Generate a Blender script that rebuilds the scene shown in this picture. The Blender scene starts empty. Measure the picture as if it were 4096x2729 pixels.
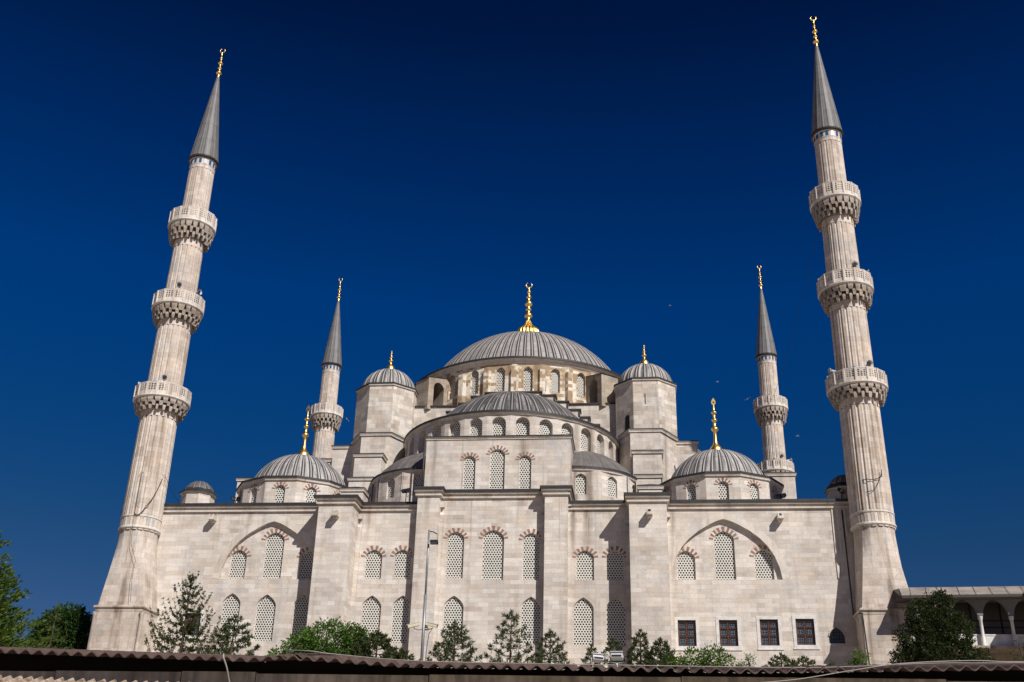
import bpy, math, random
from mathutils import Vector, Matrix
from mathutils.geometry import tessellate_polygon
R = math.radians
pi = math.pi
random.seed(11)
sc = bpy.context.scene
col = sc.collection

# ------------------------------------------------------------------ camera
PITCH, ROLL, YAW = R(24.826), R(1.574), R(-6.922)
fwd = Vector((math.sin(YAW)*math.cos(PITCH), math.cos(YAW)*math.cos(PITCH), math.sin(PITCH)))
rt = Vector((math.cos(YAW), -math.sin(YAW), 0)); up = rt.cross(fwd)
r2 = rt*math.cos(ROLL)+up*math.sin(ROLL); u2 = -rt*math.sin(ROLL)+up*math.cos(ROLL)
cd = bpy.data.cameras.new('camera'); cam = bpy.data.objects.new('camera', cd); col.objects.link(cam)
m = Matrix((r2, u2, -fwd)).transposed().to_4x4(); m.translation = Vector((10.788, -79.321, 0.0))
cam.matrix_world = m
cd.sensor_width = 36; cd.sensor_fit = 'HORIZONTAL'; cd.lens = 37.91; cd.clip_end = 6000; cd.clip_start = 0.1
sc.camera = cam

# ------------------------------------------------------------------ light
SUN = Vector((0.80, -1.0, 1.11)).normalized()
world = bpy.data.worlds.new('World'); sc.world = world; world.use_nodes = True
nt = world.node_tree; bg = nt.nodes['Background']
sky = nt.nodes.new('ShaderNodeTexSky'); sky.sky_type = 'NISHITA'; sky.sun_disc = False
sky.sun_elevation = math.asin(SUN.z); sky.sun_rotation = math.atan2(SUN.x, SUN.y)
sky.altitude = 1800; sky.air_density = 0.75; sky.dust_density = 0.0; sky.ozone_density = 7.0
hs = nt.nodes.new('ShaderNodeHueSaturation'); hs.inputs['Saturation'].default_value = 1.25
nt.links.new(sky.outputs[0], hs.inputs['Color'])
# polarised deep-blue sky: the blue falls off with elevation
tcw = nt.nodes.new('ShaderNodeTexCoord'); spw = nt.nodes.new('ShaderNodeSeparateXYZ'); nt.links.new(tcw.outputs['Generated'], spw.inputs[0])
rpw = nt.nodes.new('ShaderNodeValToRGB'); nt.links.new(spw.outputs[2], rpw.inputs[0])
el_ = rpw.color_ramp.elements
for _ in range(4): el_.new(0.5)
for e_, (p_, c_) in zip(el_, ((0.0, (2.0, 0.62, 0.50)), (0.233, (2.2, 0.72, 0.64)), (0.448, (1.0, 0.86, 1.14)), (0.566, (0.8, 0.57, 0.86)), (0.663, (0.6, 0.29, 0.47)), (0.85, (0.6, 0.26, 0.40)))):
    e_.position = p_; e_.color = (c_[0]/3, c_[1]/3, c_[2]/3, 1)
mlw = nt.nodes.new('ShaderNodeMix'); mlw.data_type = 'RGBA'; mlw.blend_type = 'MULTIPLY'; mlw.inputs[0].default_value = 1.0
scw = nt.nodes.new('ShaderNodeVectorMath'); scw.operation = 'SCALE'; scw.inputs[3].default_value = 3.0
nt.links.new(rpw.outputs[0], scw.inputs[0]); nt.links.new(hs.outputs[0], mlw.inputs[6]); nt.links.new(scw.outputs[0], mlw.inputs[7]); nt.links.new(mlw.outputs[2], bg.inputs['Color'])
bg.inputs['Strength'].default_value = 0.0568
sl = bpy.data.lights.new('sun', 'SUN'); sl.energy = 5.0; sl.angle = R(0.5); sl.color = (1.0, 0.95, 0.88)
so = bpy.data.objects.new('sun', sl); col.objects.link(so)
so.rotation_euler = SUN.to_track_quat('Z', 'Y').to_euler(); so.location = (40, -60, 80)
sc.view_settings.view_transform = 'Standard'; sc.view_settings.look = 'None'
sc.view_settings.exposure = 0.08; sc.view_settings.gamma = 1.0

# ------------------------------------------------------------------ node helpers
class NT:
    def __init__(s, name, rough=0.9, metal=0.0):
        s.m = bpy.data.materials.new(name); s.m.use_nodes = True; s.t = s.m.node_tree
        s.b = s.t.nodes['Principled BSDF']; s.b.inputs['Roughness'].default_value = rough; s.b.inputs['Metallic'].default_value = metal
        s.b.inputs['Specular IOR Level'].default_value = 0.25
    def n(s, typ, **kw):
        n = s.t.nodes.new('ShaderNode'+typ)
        for k, v in kw.items(): setattr(n, k, v)
        return n
    def put(s, sock, v):
        if hasattr(v, 'is_output') or isinstance(v, bpy.types.NodeSocket): s.t.links.new(v, sock)
        else:
            if isinstance(v, (tuple, list)) and len(v) == 3 and sock.type == 'RGBA': v = (*v, 1)
            sock.default_value = v
    def coord(s, kind): return s.n('TexCoord').outputs[kind]
    def scale(s, v, k):
        n = s.n('VectorMath', operation='MULTIPLY'); s.put(n.inputs[0], v); s.put(n.inputs[1], k); return n.outputs[0]
    def math(s, op, a, b=0.0):
        n = s.n('Math', operation=op); s.put(n.inputs[0], a); s.put(n.inputs[1], b); return n.outputs[0]
    def noise(s, v, scale, detail=4, rough=0.55):
        n = s.n('TexNoise'); s.put(n.inputs['Vector'], v); n.inputs['Scale'].default_value = scale
        n.inputs['Detail'].default_value = detail; n.inputs['Roughness'].default_value = rough; return n.outputs['Fac']
    def ramp(s, f, stops):
        n = s.n('ValToRGB'); s.put(n.inputs[0], f); e = n.color_ramp.elements
        while len(e) < len(stops): e.new(0.5)
        for i, (p, c) in enumerate(stops):
            e[i].position = p
            e[i].color = (c, c, c, 1) if isinstance(c, (int, float)) else (*c, 1)
        return n.outputs[0]
    def mix(s, f, a, b, mode='MIX'):
        n = s.n('Mix', data_type='RGBA', blend_type=mode); s.put(n.inputs[0], f); s.put(n.inputs[6], a); s.put(n.inputs[7], b); return n.outputs[2]
    def bump(s, h, dist, strength=0.5):
        n = s.n('Bump'); n.inputs['Strength'].default_value = strength; n.inputs['Distance'].default_value = dist
        s.put(n.inputs['Height'], h); s.t.links.new(n.outputs[0], s.b.inputs['Normal'])
    def base(s, v): s.put(s.b.inputs['Base Color'], v)

def cold_x(k, ob):
    if not hasattr(k, 'cx'): k.cx = k.noise(k.scale(ob, (0.0, 0.0, 0.5)), 1.0, 3)
    return k.cx
def stone_mat(name, c1, c2, w=1.0, h=0.34, stain=0.5, bumpd=0.02, streak=0.5, runs=None, scol=(0.50, 0.45, 0.41)):
    k = NT(name, 0.92)
    uv = k.coord('UV'); ob = k.coord('Object')
    wob = k.n('VectorMath', operation='ADD'); nz = k.n('TexNoise'); k.put(nz.inputs['Vector'], ob); nz.inputs['Scale'].default_value = 0.8
    k.put(wob.inputs[0], uv); k.put(wob.inputs[1], k.scale(nz.outputs['Color'], (0.10, 0.05, 0)))
    def bricks(v, bw, bh, ms, a, b_, mo, bias=0.0):
        br = k.n('TexBrick'); k.put(br.inputs['Vector'], v); br.inputs['Scale'].default_value = 1.0
        br.inputs['Brick Width'].default_value = bw; br.inputs['Row Height'].default_value = bh
        br.inputs['Mortar Size'].default_value = ms; br.inputs['Mortar Smooth'].default_value = 0.6; br.inputs['Bias'].default_value = bias
        k.put(br.inputs['Color1'], a); k.put(br.inputs['Color2'], b_); k.put(br.inputs['Mortar'], mo); return br
    mo = tuple(0.86*x for x in c2)
    br = bricks(wob.outputs[0], w, h, 0.006, c1, c2, mo, -0.1)
    br2 = bricks(k.scale(wob.outputs[0], (1.0, 1.0, 1)), w*2.63, h*2.0, 0.0, (1.10, 1.10, 1.11), (0.72, 0.67, 0.63), (1, 1, 1), -0.25)
    br3 = bricks(k.scale(wob.outputs[0], (1.0, 1.0, 1)), w*0.71, h, 0.0, (1.09, 1.09, 1.10), (0.78, 0.74, 0.70), (1, 1, 1), -0.25)
    big = k.noise(ob, 0.22, 6, 0.62); mid = k.noise(k.scale(ob, (0.7, 0.7, 1.6)), 0.55, 5, 0.6)
    c = k.mix(k.ramp(mid, [(0.40, 0.0), (0.62, 0.9)]), br.outputs['Color'], br2.outputs['Color'], 'MULTIPLY')
    c = k.mix(k.ramp(big, [(0.38, 0.9), (0.62, 0.15)]), c, br3.outputs['Color'], 'MULTIPLY')
    c = k.mix(0.85, c, k.ramp(big, [(0.30, (1.0-stain*0.50, 1.0-stain*0.56, 1.0-stain*0.60)), (0.60, (1.05, 1.04, 1.03))]), 'MULTIPLY')
    cold = k.noise(k.scale(ob, (0.6, 0.6, 0.5)), 0.9, 6, 0.65)
    c = k.mix(k.ramp(cold, [(0.52, 0.0), (0.70, 0.7)]), c, (c2[2]*0.93, c2[2]*0.92, c2[2]*0.93))
    warm = k.noise(k.scale(ob, (0.9, 0.9, 1.4)), 0.7, 5, 0.65)
    c = k.mix(k.ramp(warm, [(0.52, 0.0), (0.70, 0.6)]), c, (c1[0]*0.98, c1[1]*0.86, c1[2]*0.72))
    st = k.noise(k.scale(ob, (1.1, 1.1, 0.07)), 1.5, 5, 0.6)
    c = k.mix(streak, c, k.ramp(st, [(0.53, (1, 1, 1)), (0.70, scol)]), 'MULTIPLY')
    fine = k.noise(k.scale(ob, (1, 1, 2.2)), 7.0, 5, 0.75)
    c = k.mix(0.55, c, k.ramp(fine, [(0.3, 0.68), (0.65, 1.16)]), 'MULTIPLY')
    if runs:                                                 # soot washed down from the ledges
        zs = k.n('SeparateXYZ'); k.put(zs.inputs[0], ob)
        top = k.n('MapRange', interpolation_type='SMOOTHSTEP'); k.put(top.inputs[0], zs.outputs[2])
        for i_, v_ in zip((1, 2, 3, 4), (runs[0], runs[1], 0.0, 1.0)): top.inputs[i_].default_value = v_
        rn = k.noise(k.scale(ob, (1.7, 1.7, 0.05)), 1.0, 6, 0.7)
        rm = k.math('MULTIPLY', top.outputs[0], k.ramp(rn, [(0.60, 0.0), (0.74, 0.7)]))
        c = k.mix(rm, c, (0.17, 0.145, 0.125))
        acc = None                                           # gutters that leaked: a few long dark runs, where the photo has them
        for (xc, wd, zlo, zhi, am) in ((6.15, 0.30, 8.6, 13.9, 0.85), (7.25, 0.42, 9.4, 13.9, 0.95), (13.55, 0.28, 3.0, 13.8, 0.45), (9.0, 0.25, 11.2, 13.9, 0.5), (-4.9, 0.3, 11.5, 14.6, 0.4), (-9.6, 0.3, 10.5, 13.8, 0.4), (2.2, 0.5, 13.0, 14.8, 0.5), (-19.0, 0.4, 12.0, 13.8, 0.4), (23.5, 0.4, 11.5, 13.8, 0.4)):
            dx = k.math('ABSOLUTE', k.math('SUBTRACT', k.math('ADD', zs.outputs[0], k.math('MULTIPLY', k.math('SUBTRACT', cold_x(k, ob), 0.5), 0.5)), xc))
            g = k.math('MAXIMUM', k.math('SUBTRACT', 1.0, k.math('DIVIDE', dx, wd)), 0.0)
            mr = k.n('MapRange', interpolation_type='SMOOTHSTEP'); k.put(mr.inputs[0], zs.outputs[2])
            for i_, v_ in zip((1, 2, 3, 4), (zlo, zhi, 0.0, am*1.6)): mr.inputs[i_].default_value = v_
            t_ = k.math('MULTIPLY', g, mr.outputs[0]); acc = t_ if acc is None else k.math('MAXIMUM', acc, t_)
        rag = k.ramp(k.noise(k.scale(ob, (3.5, 3.5, 0.25)), 1.0, 5, 0.7), [(0.30, 0.25), (0.62, 1.0)])
        lim = k.math('MINIMUM', k.math('MULTIPLY', acc, rag), 0.85)
        c = k.mix(lim, c, (0.20, 0.16, 0.13))
    pits = k.noise(k.scale(ob, (0.9, 0.9, 4.5)), 2.2, 6, 0.78)
    c = k.mix(k.ramp(pits, [(0.62, 0.0), (0.69, 0.7)]), c, (0.24, 0.20, 0.17))
    k.base(c)
    hgt = k.math('ADD', k.math('MULTIPLY', br.outputs['Fac'], -0.6), k.math('MULTIPLY', fine, 0.9))
    k.bump(hgt, bumpd, 0.6)
    return k.m

STONE = stone_mat('limestone', (0.66, 0.62, 0.572), (0.53, 0.485, 0.44), 1.05, 0.33, 0.42, streak=0.3, runs=(8.6, 14.2))
STONE_MIN = stone_mat('minaret_limestone', (0.62, 0.56, 0.505), (0.52, 0.46, 0.40), 0.55, 0.42, 0.55, streak=0.8, scol=(0.44, 0.36, 0.29))
STONE_OLD = stone_mat('weathered_limestone', (0.66, 0.62, 0.57), (0.43, 0.385, 0.33), 0.85, 0.42, 0.7, streak=0.6)
CORBEL_STONE = stone_mat('darker_carved_stone', (0.46, 0.41, 0.365), (0.30, 0.26, 0.225), 0.3, 0.25, 0.6, streak=0.5)  # darker tone of carved stone for the balcony corbels
STONE_DIRTY = stone_mat('brown_weathered_stone', (0.44, 0.39, 0.33), (0.30, 0.25, 0.19), 0.85, 0.42, 0.8, streak=0.8)
MOULD = stone_mat('moulding_stone', (0.67, 0.635, 0.585), (0.58, 0.54, 0.49), 1.4, 2.0, 0.6, streak=0.6)
TRACERY = stone_mat('carved_stone', (0.64, 0.595, 0.545), (0.55, 0.505, 0.455), 2.0, 2.0, 0.5, streak=0.5)
def drum_mat():
    k = NT('striped_drum_stone', 0.92); uv = k.coord('UV'); ob = k.coord('Object')
    br = k.n('TexBrick'); k.put(br.inputs['Vector'], uv); br.inputs['Scale'].default_value = 1
    br.inputs['Brick Width'].default_value = 0.8; br.inputs['Row Height'].default_value = 0.32; br.inputs['Mortar Size'].default_value = 0.01
    k.put(br.inputs['Color1'], (0, 0, 0)); k.put(br.inputs['Color2'], (1, 1, 1)); k.put(br.inputs['Mortar'], (0.5, 0.5, 0.5))
    v = k.math('ADD', k.math('MULTIPLY', br.outputs['Color'], 0.42), k.noise(ob, 0.75, 4))
    c = k.ramp(v, [(0.60, (0.70, 0.64, 0.55)), (0.66, (0.52, 0.43, 0.32)), (0.74, (0.35, 0.255, 0.165))])
    st = k.noise(k.scale(ob, (1.2, 1.2, 0.3)), 1.8, 5, 0.6)
    c = k.mix(0.7, c, k.ramp(st, [(0.5, (1, 1, 1)), (0.7, (0.5, 0.46, 0.42))]), 'MULTIPLY')
    k.base(c); k.bump(k.noise(ob, 6, 4), 0.03); return k.m
DRUM = drum_mat()

def lead_mat(name, light, dark, streak=0.9, per=1.0, bal=0.48, ribs=0.0):
    k = NT(name, 0.55, 0.0); uv = k.coord('UV'); ob = k.coord('Object')
    a = k.noise(k.scale(uv, (2.3, 0.22, 1)), 1.0, 5, 0.7)
    c = k.mix(streak, light, k.ramp(a, [(bal-0.07, dark), (bal+0.07, light)]))
    b = k.noise(ob, 1.3, 5, 0.6)
    c = k.mix(0.6, c, k.ramp(b, [(0.3, 0.62), (0.7, 1.15)]), 'MULTIPLY')
    sep = k.n('SeparateXYZ'); k.put(sep.inputs[0], uv)
    fr = k.math('FRACT', k.math('MULTIPLY', sep.outputs[1], per))
    seam = k.math('LESS_THAN', fr, 0.035)
    c = k.mix(k.math('MULTIPLY', seam, 0.5), c, (0.05, 0.05, 0.055))
    if ribs:                                                 # dark bands beside every standing seam, paler line along its crest
        fx = k.math('FRACT', k.math('MULTIPLY', sep.outputs[0], 1/0.9))
        e = k.math('ABSOLUTE', k.math('SUBTRACT', fx, 0.5))
        g_ = k.math('MULTIPLY', k.math('GREATER_THAN', e, 0.24), k.math('LESS_THAN', e, 0.43))
        c = k.mix(k.math('MULTIPLY', g_, ribs), c, (0.035, 0.034, 0.036))
        c = k.mix(k.math('MULTIPLY', k.math('GREATER_THAN', e, 0.44), 0.6), c, tuple(1.15*x for x in light))
    k.base(c); k.b.inputs['Specular IOR Level'].default_value = 0.4
    k.bump(b, 0.03, 0.4); return k.m
LEAD = lead_mat('lead_sheet', (0.37, 0.345, 0.335), (0.20, 0.19, 0.185), 0.8, 0.55, 0.46, 0.95)
LEAD_STREAK = lead_mat('streaked_lead', (0.44, 0.42, 0.41), (0.11, 0.105, 0.108), 0.95, 0.5, 0.48, 0.9)
LEAD_HALF = lead_mat('dark_streaked_lead', (0.36, 0.34, 0.33), (0.085, 0.08, 0.082), 1.0, 0.4, 0.56, 0.8)
LEAD_SPIRE = lead_mat('spire_lead', (0.17, 0.165, 0.165), (0.10, 0.10, 0.105), 0.8, 0.55)
LEAD_DARK = lead_mat('dark_lead_flashing', (0.034, 0.032, 0.034), (0.02, 0.02, 0.021), 0.6, 0.4)
LEAD_ROOF = lead_mat('roof_lead', (0.16, 0.145, 0.14), (0.09, 0.085, 0.085), 0.8, 0.5)

def plain(name, c, rough=0.8, metal=0.0, var=0.25, sc_=6.0, spec=0.25):
    k = NT(name, rough, metal); ob = k.coord('Object')
    f = k.noise(ob, sc_, 4, 0.6)
    k.base(k.mix(var, c, k.ramp(f, [(0.3, 0.55), (0.7, 1.25)]), 'MULTIPLY')); k.b.inputs['Specular IOR Level'].default_value = spec
    return k.m
GOLD = plain('gilding', (1.0, 0.66, 0.20), 0.36, 1.0, 0.15, 3.0)
RED = plain('red_voussoir_stone', (0.30, 0.165, 0.125), 0.9, 0, 0.8, 3)
WHITE = plain('white_marble', (0.64, 0.625, 0.605), 0.6, 0, 0.45, 3)
DARK = plain('dark_opening', (0.012, 0.012, 0.014), 0.7)
IRON = plain('iron', (0.03, 0.028, 0.028), 0.5, 0.4)
WOOD = plain('red_brown_wood', (0.19, 0.066, 0.032), 0.6)
BLUE = plain('blue_tile', (0.02, 0.10, 0.24), 0.3, 0, 0.5, 8, 0.5)
GLASS = plain('window_glass', (0.12, 0.155, 0.20), 0.25, 0, 0.7, 5, 0.5)
STEEL = plain('galvanised_steel', (0.28, 0.29, 0.31), 0.45, 0.5, 0.2)
CREAM = plain('cream_plastic', (0.62, 0.56, 0.42), 0.5)
GREYMETAL = plain('grey_housing', (0.52, 0.52, 0.55), 0.45)
BLACK = plain('black_rubber', (0.015, 0.015, 0.016), 0.6)
CABLEWHITE = plain('pale_cable', (0.34, 0.31, 0.29), 0.6)
def grille_mat():
    k = NT('pierced_plaster_grille', 0.85); uv = k.coord('UV'); P, Q = 0.205, 0.345
    def lat(off):
        a = k.n('VectorMath', operation='ADD'); k.put(a.inputs[0], k.scale(uv, (1/P, 1/Q, 0))); a.inputs[1].default_value = (off, off, 0)
        f = k.n('VectorMath', operation='FRACTION'); k.put(f.inputs[0], a.outputs[0])
        s = k.n('VectorMath', operation='SUBTRACT'); k.put(s.inputs[0], f.outputs[0]); s.inputs[1].default_value = (0.5, 0.5, 0)
        l = k.n('VectorMath', operation='LENGTH'); k.put(l.inputs[0], k.scale(s.outputs[0], (P, Q, 0))); return l.outputs['Value']
    d = k.math('MINIMUM', lat(0.0), lat(0.5))
    hole = k.math('LESS_THAN', d, 0.067)
    n = k.noise(k.coord('Object'), 2.5, 4)
    pl = k.mix(0.5, (0.66, 0.635, 0.58), k.ramp(n, [(0.3, 0.75), (0.7, 1.08)]), 'MULTIPLY')
    gl = k.ramp(k.noise(k.coord('Object'), 1.2, 2), [(0.35, (0.012, 0.016, 0.016)), (0.7, (0.035, 0.045, 0.045))])
    k.base(k.mix(hole, pl, gl))
    k.put(k.b.inputs['Roughness'], k.math('SUBTRACT', 0.85, k.math('MULTIPLY', hole, 0.5)))
    k.bump(k.math('MULTIPLY', hole, -1.0), 0.05, 0.4)
    return k.m
GRILLE = grille_mat()
def leaf_mat(name, c1, c2, trans=0.25):
    k = NT(name, 0.6); ob = k.coord('Object')
    f = k.noise(ob, 3.2, 3, 0.7)
    c = k.ramp(f, [(0.32, c1), (0.68, c2)]); k.base(c); k.b.inputs['Specular IOR Level'].default_value = 0.3
    tr = k.n('BsdfTranslucent'); k.put(tr.inputs['Color'], c); mx = k.n('MixShader'); mx.inputs[0].default_value = trans
    out = k.t.nodes['Material Output']
    k.t.links.new(k.b.outputs[0], mx.inputs[1]); k.t.links.new(tr.outputs[0], mx.inputs[2]); k.t.links.new(mx.outputs[0], out.inputs['Surface'])
    return k.m
BARK = plain('bark', (0.10, 0.075, 0.055), 0.95, 0, 0.5, 12)
L_SPRUCE = leaf_mat('spruce_needles', (0.034, 0.045, 0.012), (0.085, 0.095, 0.030))
L_PINE = leaf_mat('pine_needles', (0.026, 0.044, 0.010), (0.075, 0.095, 0.028))
L_BROAD = leaf_mat('broad_leaves', (0.032, 0.085, 0.010), (0.11, 0.20, 0.028))
L_BRIGHT = leaf_mat('bright_leaves', (0.05, 0.11, 0.012), (0.13, 0.21, 0.03), 0.35)
L_DARK = leaf_mat('dark_leaves', (0.012, 0.036, 0.007), (0.045, 0.095, 0.018))
L_OAK = leaf_mat('evergreen_oak_leaves', (0.014, 0.026, 0.006), (0.05, 0.065, 0.016))
L_LIME = leaf_mat('yellow_green_needles', (0.036, 0.075, 0.006), (0.10, 0.155, 0.014), 0.3)

# ------------------------------------------------------------------ mesh builder
class MB:
    def __init__(s): s.v = []; s.f = []; s.m = []; s.uv = []; s.sm = []
    def poly(s, pts, m=0, uv=None, smooth=False):
        pts = [Vector(p) for p in pts]; i0 = len(s.v); s.v += pts
        s.f.append(tuple(range(i0, i0+len(pts)))); s.m.append(m); s.sm.append(smooth)
        if uv is None:
            n = Vector((0, 0, 0))
            for i in range(len(pts)):
                a, b = pts[i], pts[(i+1) % len(pts)]
                n += Vector(((a.y-b.y)*(a.z+b.z), (a.z-b.z)*(a.x+b.x), (a.x-b.x)*(a.y+b.y)))
            if n.length > 1e-12: n.normalize()
            h = math.hypot(n.x, n.y)
            if h < 0.5: uv = [(p.x, p.y) for p in pts]
            else:
                t = Vector((-n.y/h, n.x/h, 0)); uv = [(p.dot(t), p.z) for p in pts]
        s.uv += uv
    def box(s, x0, x1, y0, y1, z0, z1, m=0, M=None):
        p = [Vector((x, y, z)) for z in (z0, z1) for y in (y0, y1) for x in (x0, x1)]
        if M is not None: p = [M @ q for q in p]
        for q in ((0, 2, 3, 1), (4, 5, 7, 6), (0, 1, 5, 4), (2, 6, 7, 3), (0, 4, 6, 2), (1, 3, 7, 5)): s.poly([p[i] for i in q], m)
    def prism(s, out, z0, z1, m=0, mt=None, bottom=False):
        n = len(out)
        for i in range(n):
            a, b = out[i], out[(i+1) % n]
            s.poly([(a[0], a[1], z0), (b[0], b[1], z0), (b[0], b[1], z1), (a[0], a[1], z1)], m)
        s.poly([(p[0], p[1], z1) for p in out], m if mt is None else mt)
        if bottom: s.poly([(p[0], p[1], z0) for p in reversed(out)], m)
    def lathe(s, prof, n, c=(0, 0, 0), ph=0.0, m=0, smooth=True, rmod=None, uvk=None, a0=0.0, a1=2*pi, ms=None):
        rings = []; L = 0; vs = [0]
        for i in range(1, len(prof)):
            L += math.hypot(prof[i][0]-prof[i-1][0], prof[i][1]-prof[i-1][1]); vs.append(L)
        full = abs(a1-a0-2*pi) < 1e-6
        for (r, z) in prof:
            ring = []
            for j in range(n+1):
                a = a0+(a1-a0)*j/n+ph
                rr = r*(rmod(j % n if full else j) if rmod else 1)
                ring.append((c[0]+rr*math.sin(a), c[1]-rr*math.cos(a), c[2]+z))
            rings.append(ring)
        uk = uvk if uvk else max(p[0] for p in prof)*(a1-a0)
        for i in range(len(prof)-1):
            for j in range(n):
                q = [rings[i][j], rings[i][j+1], rings[i+1][j+1], rings[i+1][j]]
                uv = [(uk*j/n, vs[i]), (uk*(j+1)/n, vs[i]), (uk*(j+1)/n, vs[i+1]), (uk*j/n, vs[i+1])]
                mm = ms[i] if ms else m
                if prof[i+1][0] < 1e-6: s.poly(q[:3], mm, uv[:3], smooth)
                elif prof[i][0] < 1e-6: s.poly([q[0], q[2], q[3]], mm, [uv[0], uv[2], uv[3]], smooth)
                else: s.poly(q, mm, uv, smooth)
    def tube(s, path, r, n=5, m=0):
        path = [Vector(p) for p in path]; rs = r if isinstance(r, (list, tuple)) else [r]*len(path); rings = []
        for i, p in enumerate(path):
            d = (path[min(i+1, len(path)-1)]-path[max(i-1, 0)])
            if d.length < 1e-9: d = Vector((0, 0, 1))
            d.normalize(); a = d.cross(Vector((0.31, 0.17, 0.93))); 
            if a.length < 1e-3: a = d.cross(Vector((1, 0, 0)))
            a.normalize(); b = d.cross(a)
            rings.append([p+(a*math.cos(2*pi*k/n)+b*math.sin(2*pi*k/n))*rs[i] for k in range(n)])
        for i in range(len(path)-1):
            for k in range(n):
                s.poly([rings[i][k], rings[i][(k+1) % n], rings[i+1][(k+1) % n], rings[i+1][k]], m, smooth=True)
        s.poly(rings[0][::-1], m); s.poly(rings[-1], m)
    def panel(s, P, outline, holes=(), depth=0.2, m=0, mrev=None):
        """flat sheet P(u,v,d) with holes and their reveals"""
        loops = [[Vector((a, b, 0)) for a, b in outline]]+[[Vector((a, b, 0)) for a, b in h] for h in holes]
        flat = [q for l in loops for q in l]
        for t in tessellate_polygon(loops):
            a, b, c = (flat[i] for i in t)
            if (b-a).cross(c-a).z < 0: b, c = c, b
            s.poly([P(q.x, q.y, 0) for q in (a, b, c)], m)
        for h in holes:
            for i in range(len(h)):
                a, b = h[i], h[(i+1) % len(h)]
                s.poly([P(*a, 0), P(*a, depth), P(*b, depth), P(*b, 0)], m if mrev is None else mrev)
    def build(s, name, mats, parent=None, origin=(0, 0, 0), merge=False):
        me = bpy.data.meshes.new(name); o = Vector(origin)
        me.from_pydata([tuple(v-o) for v in s.v], [], s.f)
        mats = mats if isinstance(mats, (list, tuple)) else [mats]
        for mt in mats: me.materials.append(mt)
        me.polygons.foreach_set('material_index', s.m); me.polygons.foreach_set('use_smooth', s.sm)
        ul = me.uv_layers.new(name='UVMap'); ul.data.foreach_set('uv', [c for q in s.uv for c in q])
        if merge or any(s.sm):
            import bmesh
            bm = bmesh.new(); bm.from_mesh(me); bmesh.ops.remove_doubles(bm, verts=bm.verts, dist=1e-4); bm.to_mesh(me); bm.free()
        me.update()
        ob = bpy.data.objects.new(name, me); col.objects.link(ob)
        if parent is not None: ob.parent = parent
        return ob
def tag(o, label=None, cat=None, group=None, kind=None):
    if label: o['label'] = label
    if cat: o['category'] = cat
    if group: o['group'] = group
    if kind: o['kind'] = kind
    return o
def empty(name, loc, label, cat, group=None, rz=0.0):
    o = bpy.data.objects.new(name, None); col.objects.link(o); o.location = loc; o.rotation_euler.z = rz
    o.empty_display_size = 0.5
    return tag(o, label, cat, group)
def frame_at(ox, oy, th=0.0):
    """vertical wall plane through (ox,oy); th = heading of its outward normal from -Y towards +X"""
    n = Vector((math.sin(th), -math.cos(th), 0)); t = Vector((math.cos(th), math.sin(th), 0)); o = Vector((ox, oy, 0))
    return lambda u, v, d=0.0: o+t*u-n*d+Vector((0, 0, v))
def rect(u0, u1, v0, v1): return [(u0, v0), (u1, v0), (u1, v1), (u0, v1)]
def arch(cu, w, z0, za, n=14, rise=None, point=0.22):
    h = (0.43*w if rise is None else rise); zs = za-h
    pts = [(cu-w/2, z0), (cu+w/2, z0)]
    for i in range(n+1):
        a = pi*i/n; x = math.cos(a)*w/2; q = abs(math.cos(a))
        pts.append((cu+x, zs+h*((1-point)*math.sin(a)+point*(1-q))))
    return pts
def arch_curve(cu, w, za, rise=None, point=0.22, n=60):
    return arch(cu, w, 0, za, n, rise, point)[2:]
def instance_copy(o, parent=None):
    c = o.copy(); col.objects.link(c)
    if parent is not None: c.parent = parent
    for ch in list(o.children): instance_copy(ch, c)
    return c

# ================================================================== ground
def gz(y):
    if y < -57: return -1.7
    if y < -24: return -1.7+(y+57)/33*9.5
    if y < -12: return 7.8+(y+24)/12*1.3
    return 9.1
g = MB()
ys = [-1500, -300, -110, -80, -57, -45, -35, -24, -18, -12, -4, 10, 60, 200, 1500]
xs = [-1500, -300, -80, -40, -15, 0, 15, 40, 80, 300, 1500]
for i in range(len(ys)-1):
    for j in range(len(xs)-1):
        g.poly([(xs[j], ys[i], gz(ys[i])), (xs[j+1], ys[i], gz(ys[i])), (xs[j+1], ys[i+1], gz(ys[i+1])), (xs[j], ys[i+1], gz(ys[i+1]))])
k = NT('ground_earth', 0.95); ob = k.coord('Object')
k.base(k.mix(0.8, k.ramp(k.noise(ob, 0.15, 6), [(0.35, (0.30, 0.26, 0.20)), (0.65, (0.42, 0.38, 0.32))]), k.ramp(k.noise(ob, 4, 4), [(0.3, 0.7), (0.7, 1.15)]), 'MULTIPLY'))
tag(g.build('ground', k.m), kind='structure')

# ================================================================== mosque
MOSQ = empty('mosque', (0, 0, 9.1), 'large pale stone mosque with cascading lead domes between tall minarets', 'mosque')
MO = (0, 0, 9.1)
def part(mb, name, mats, parent=None): return mb.build(name, mats, MOSQ if parent is None else parent, MO)

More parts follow.
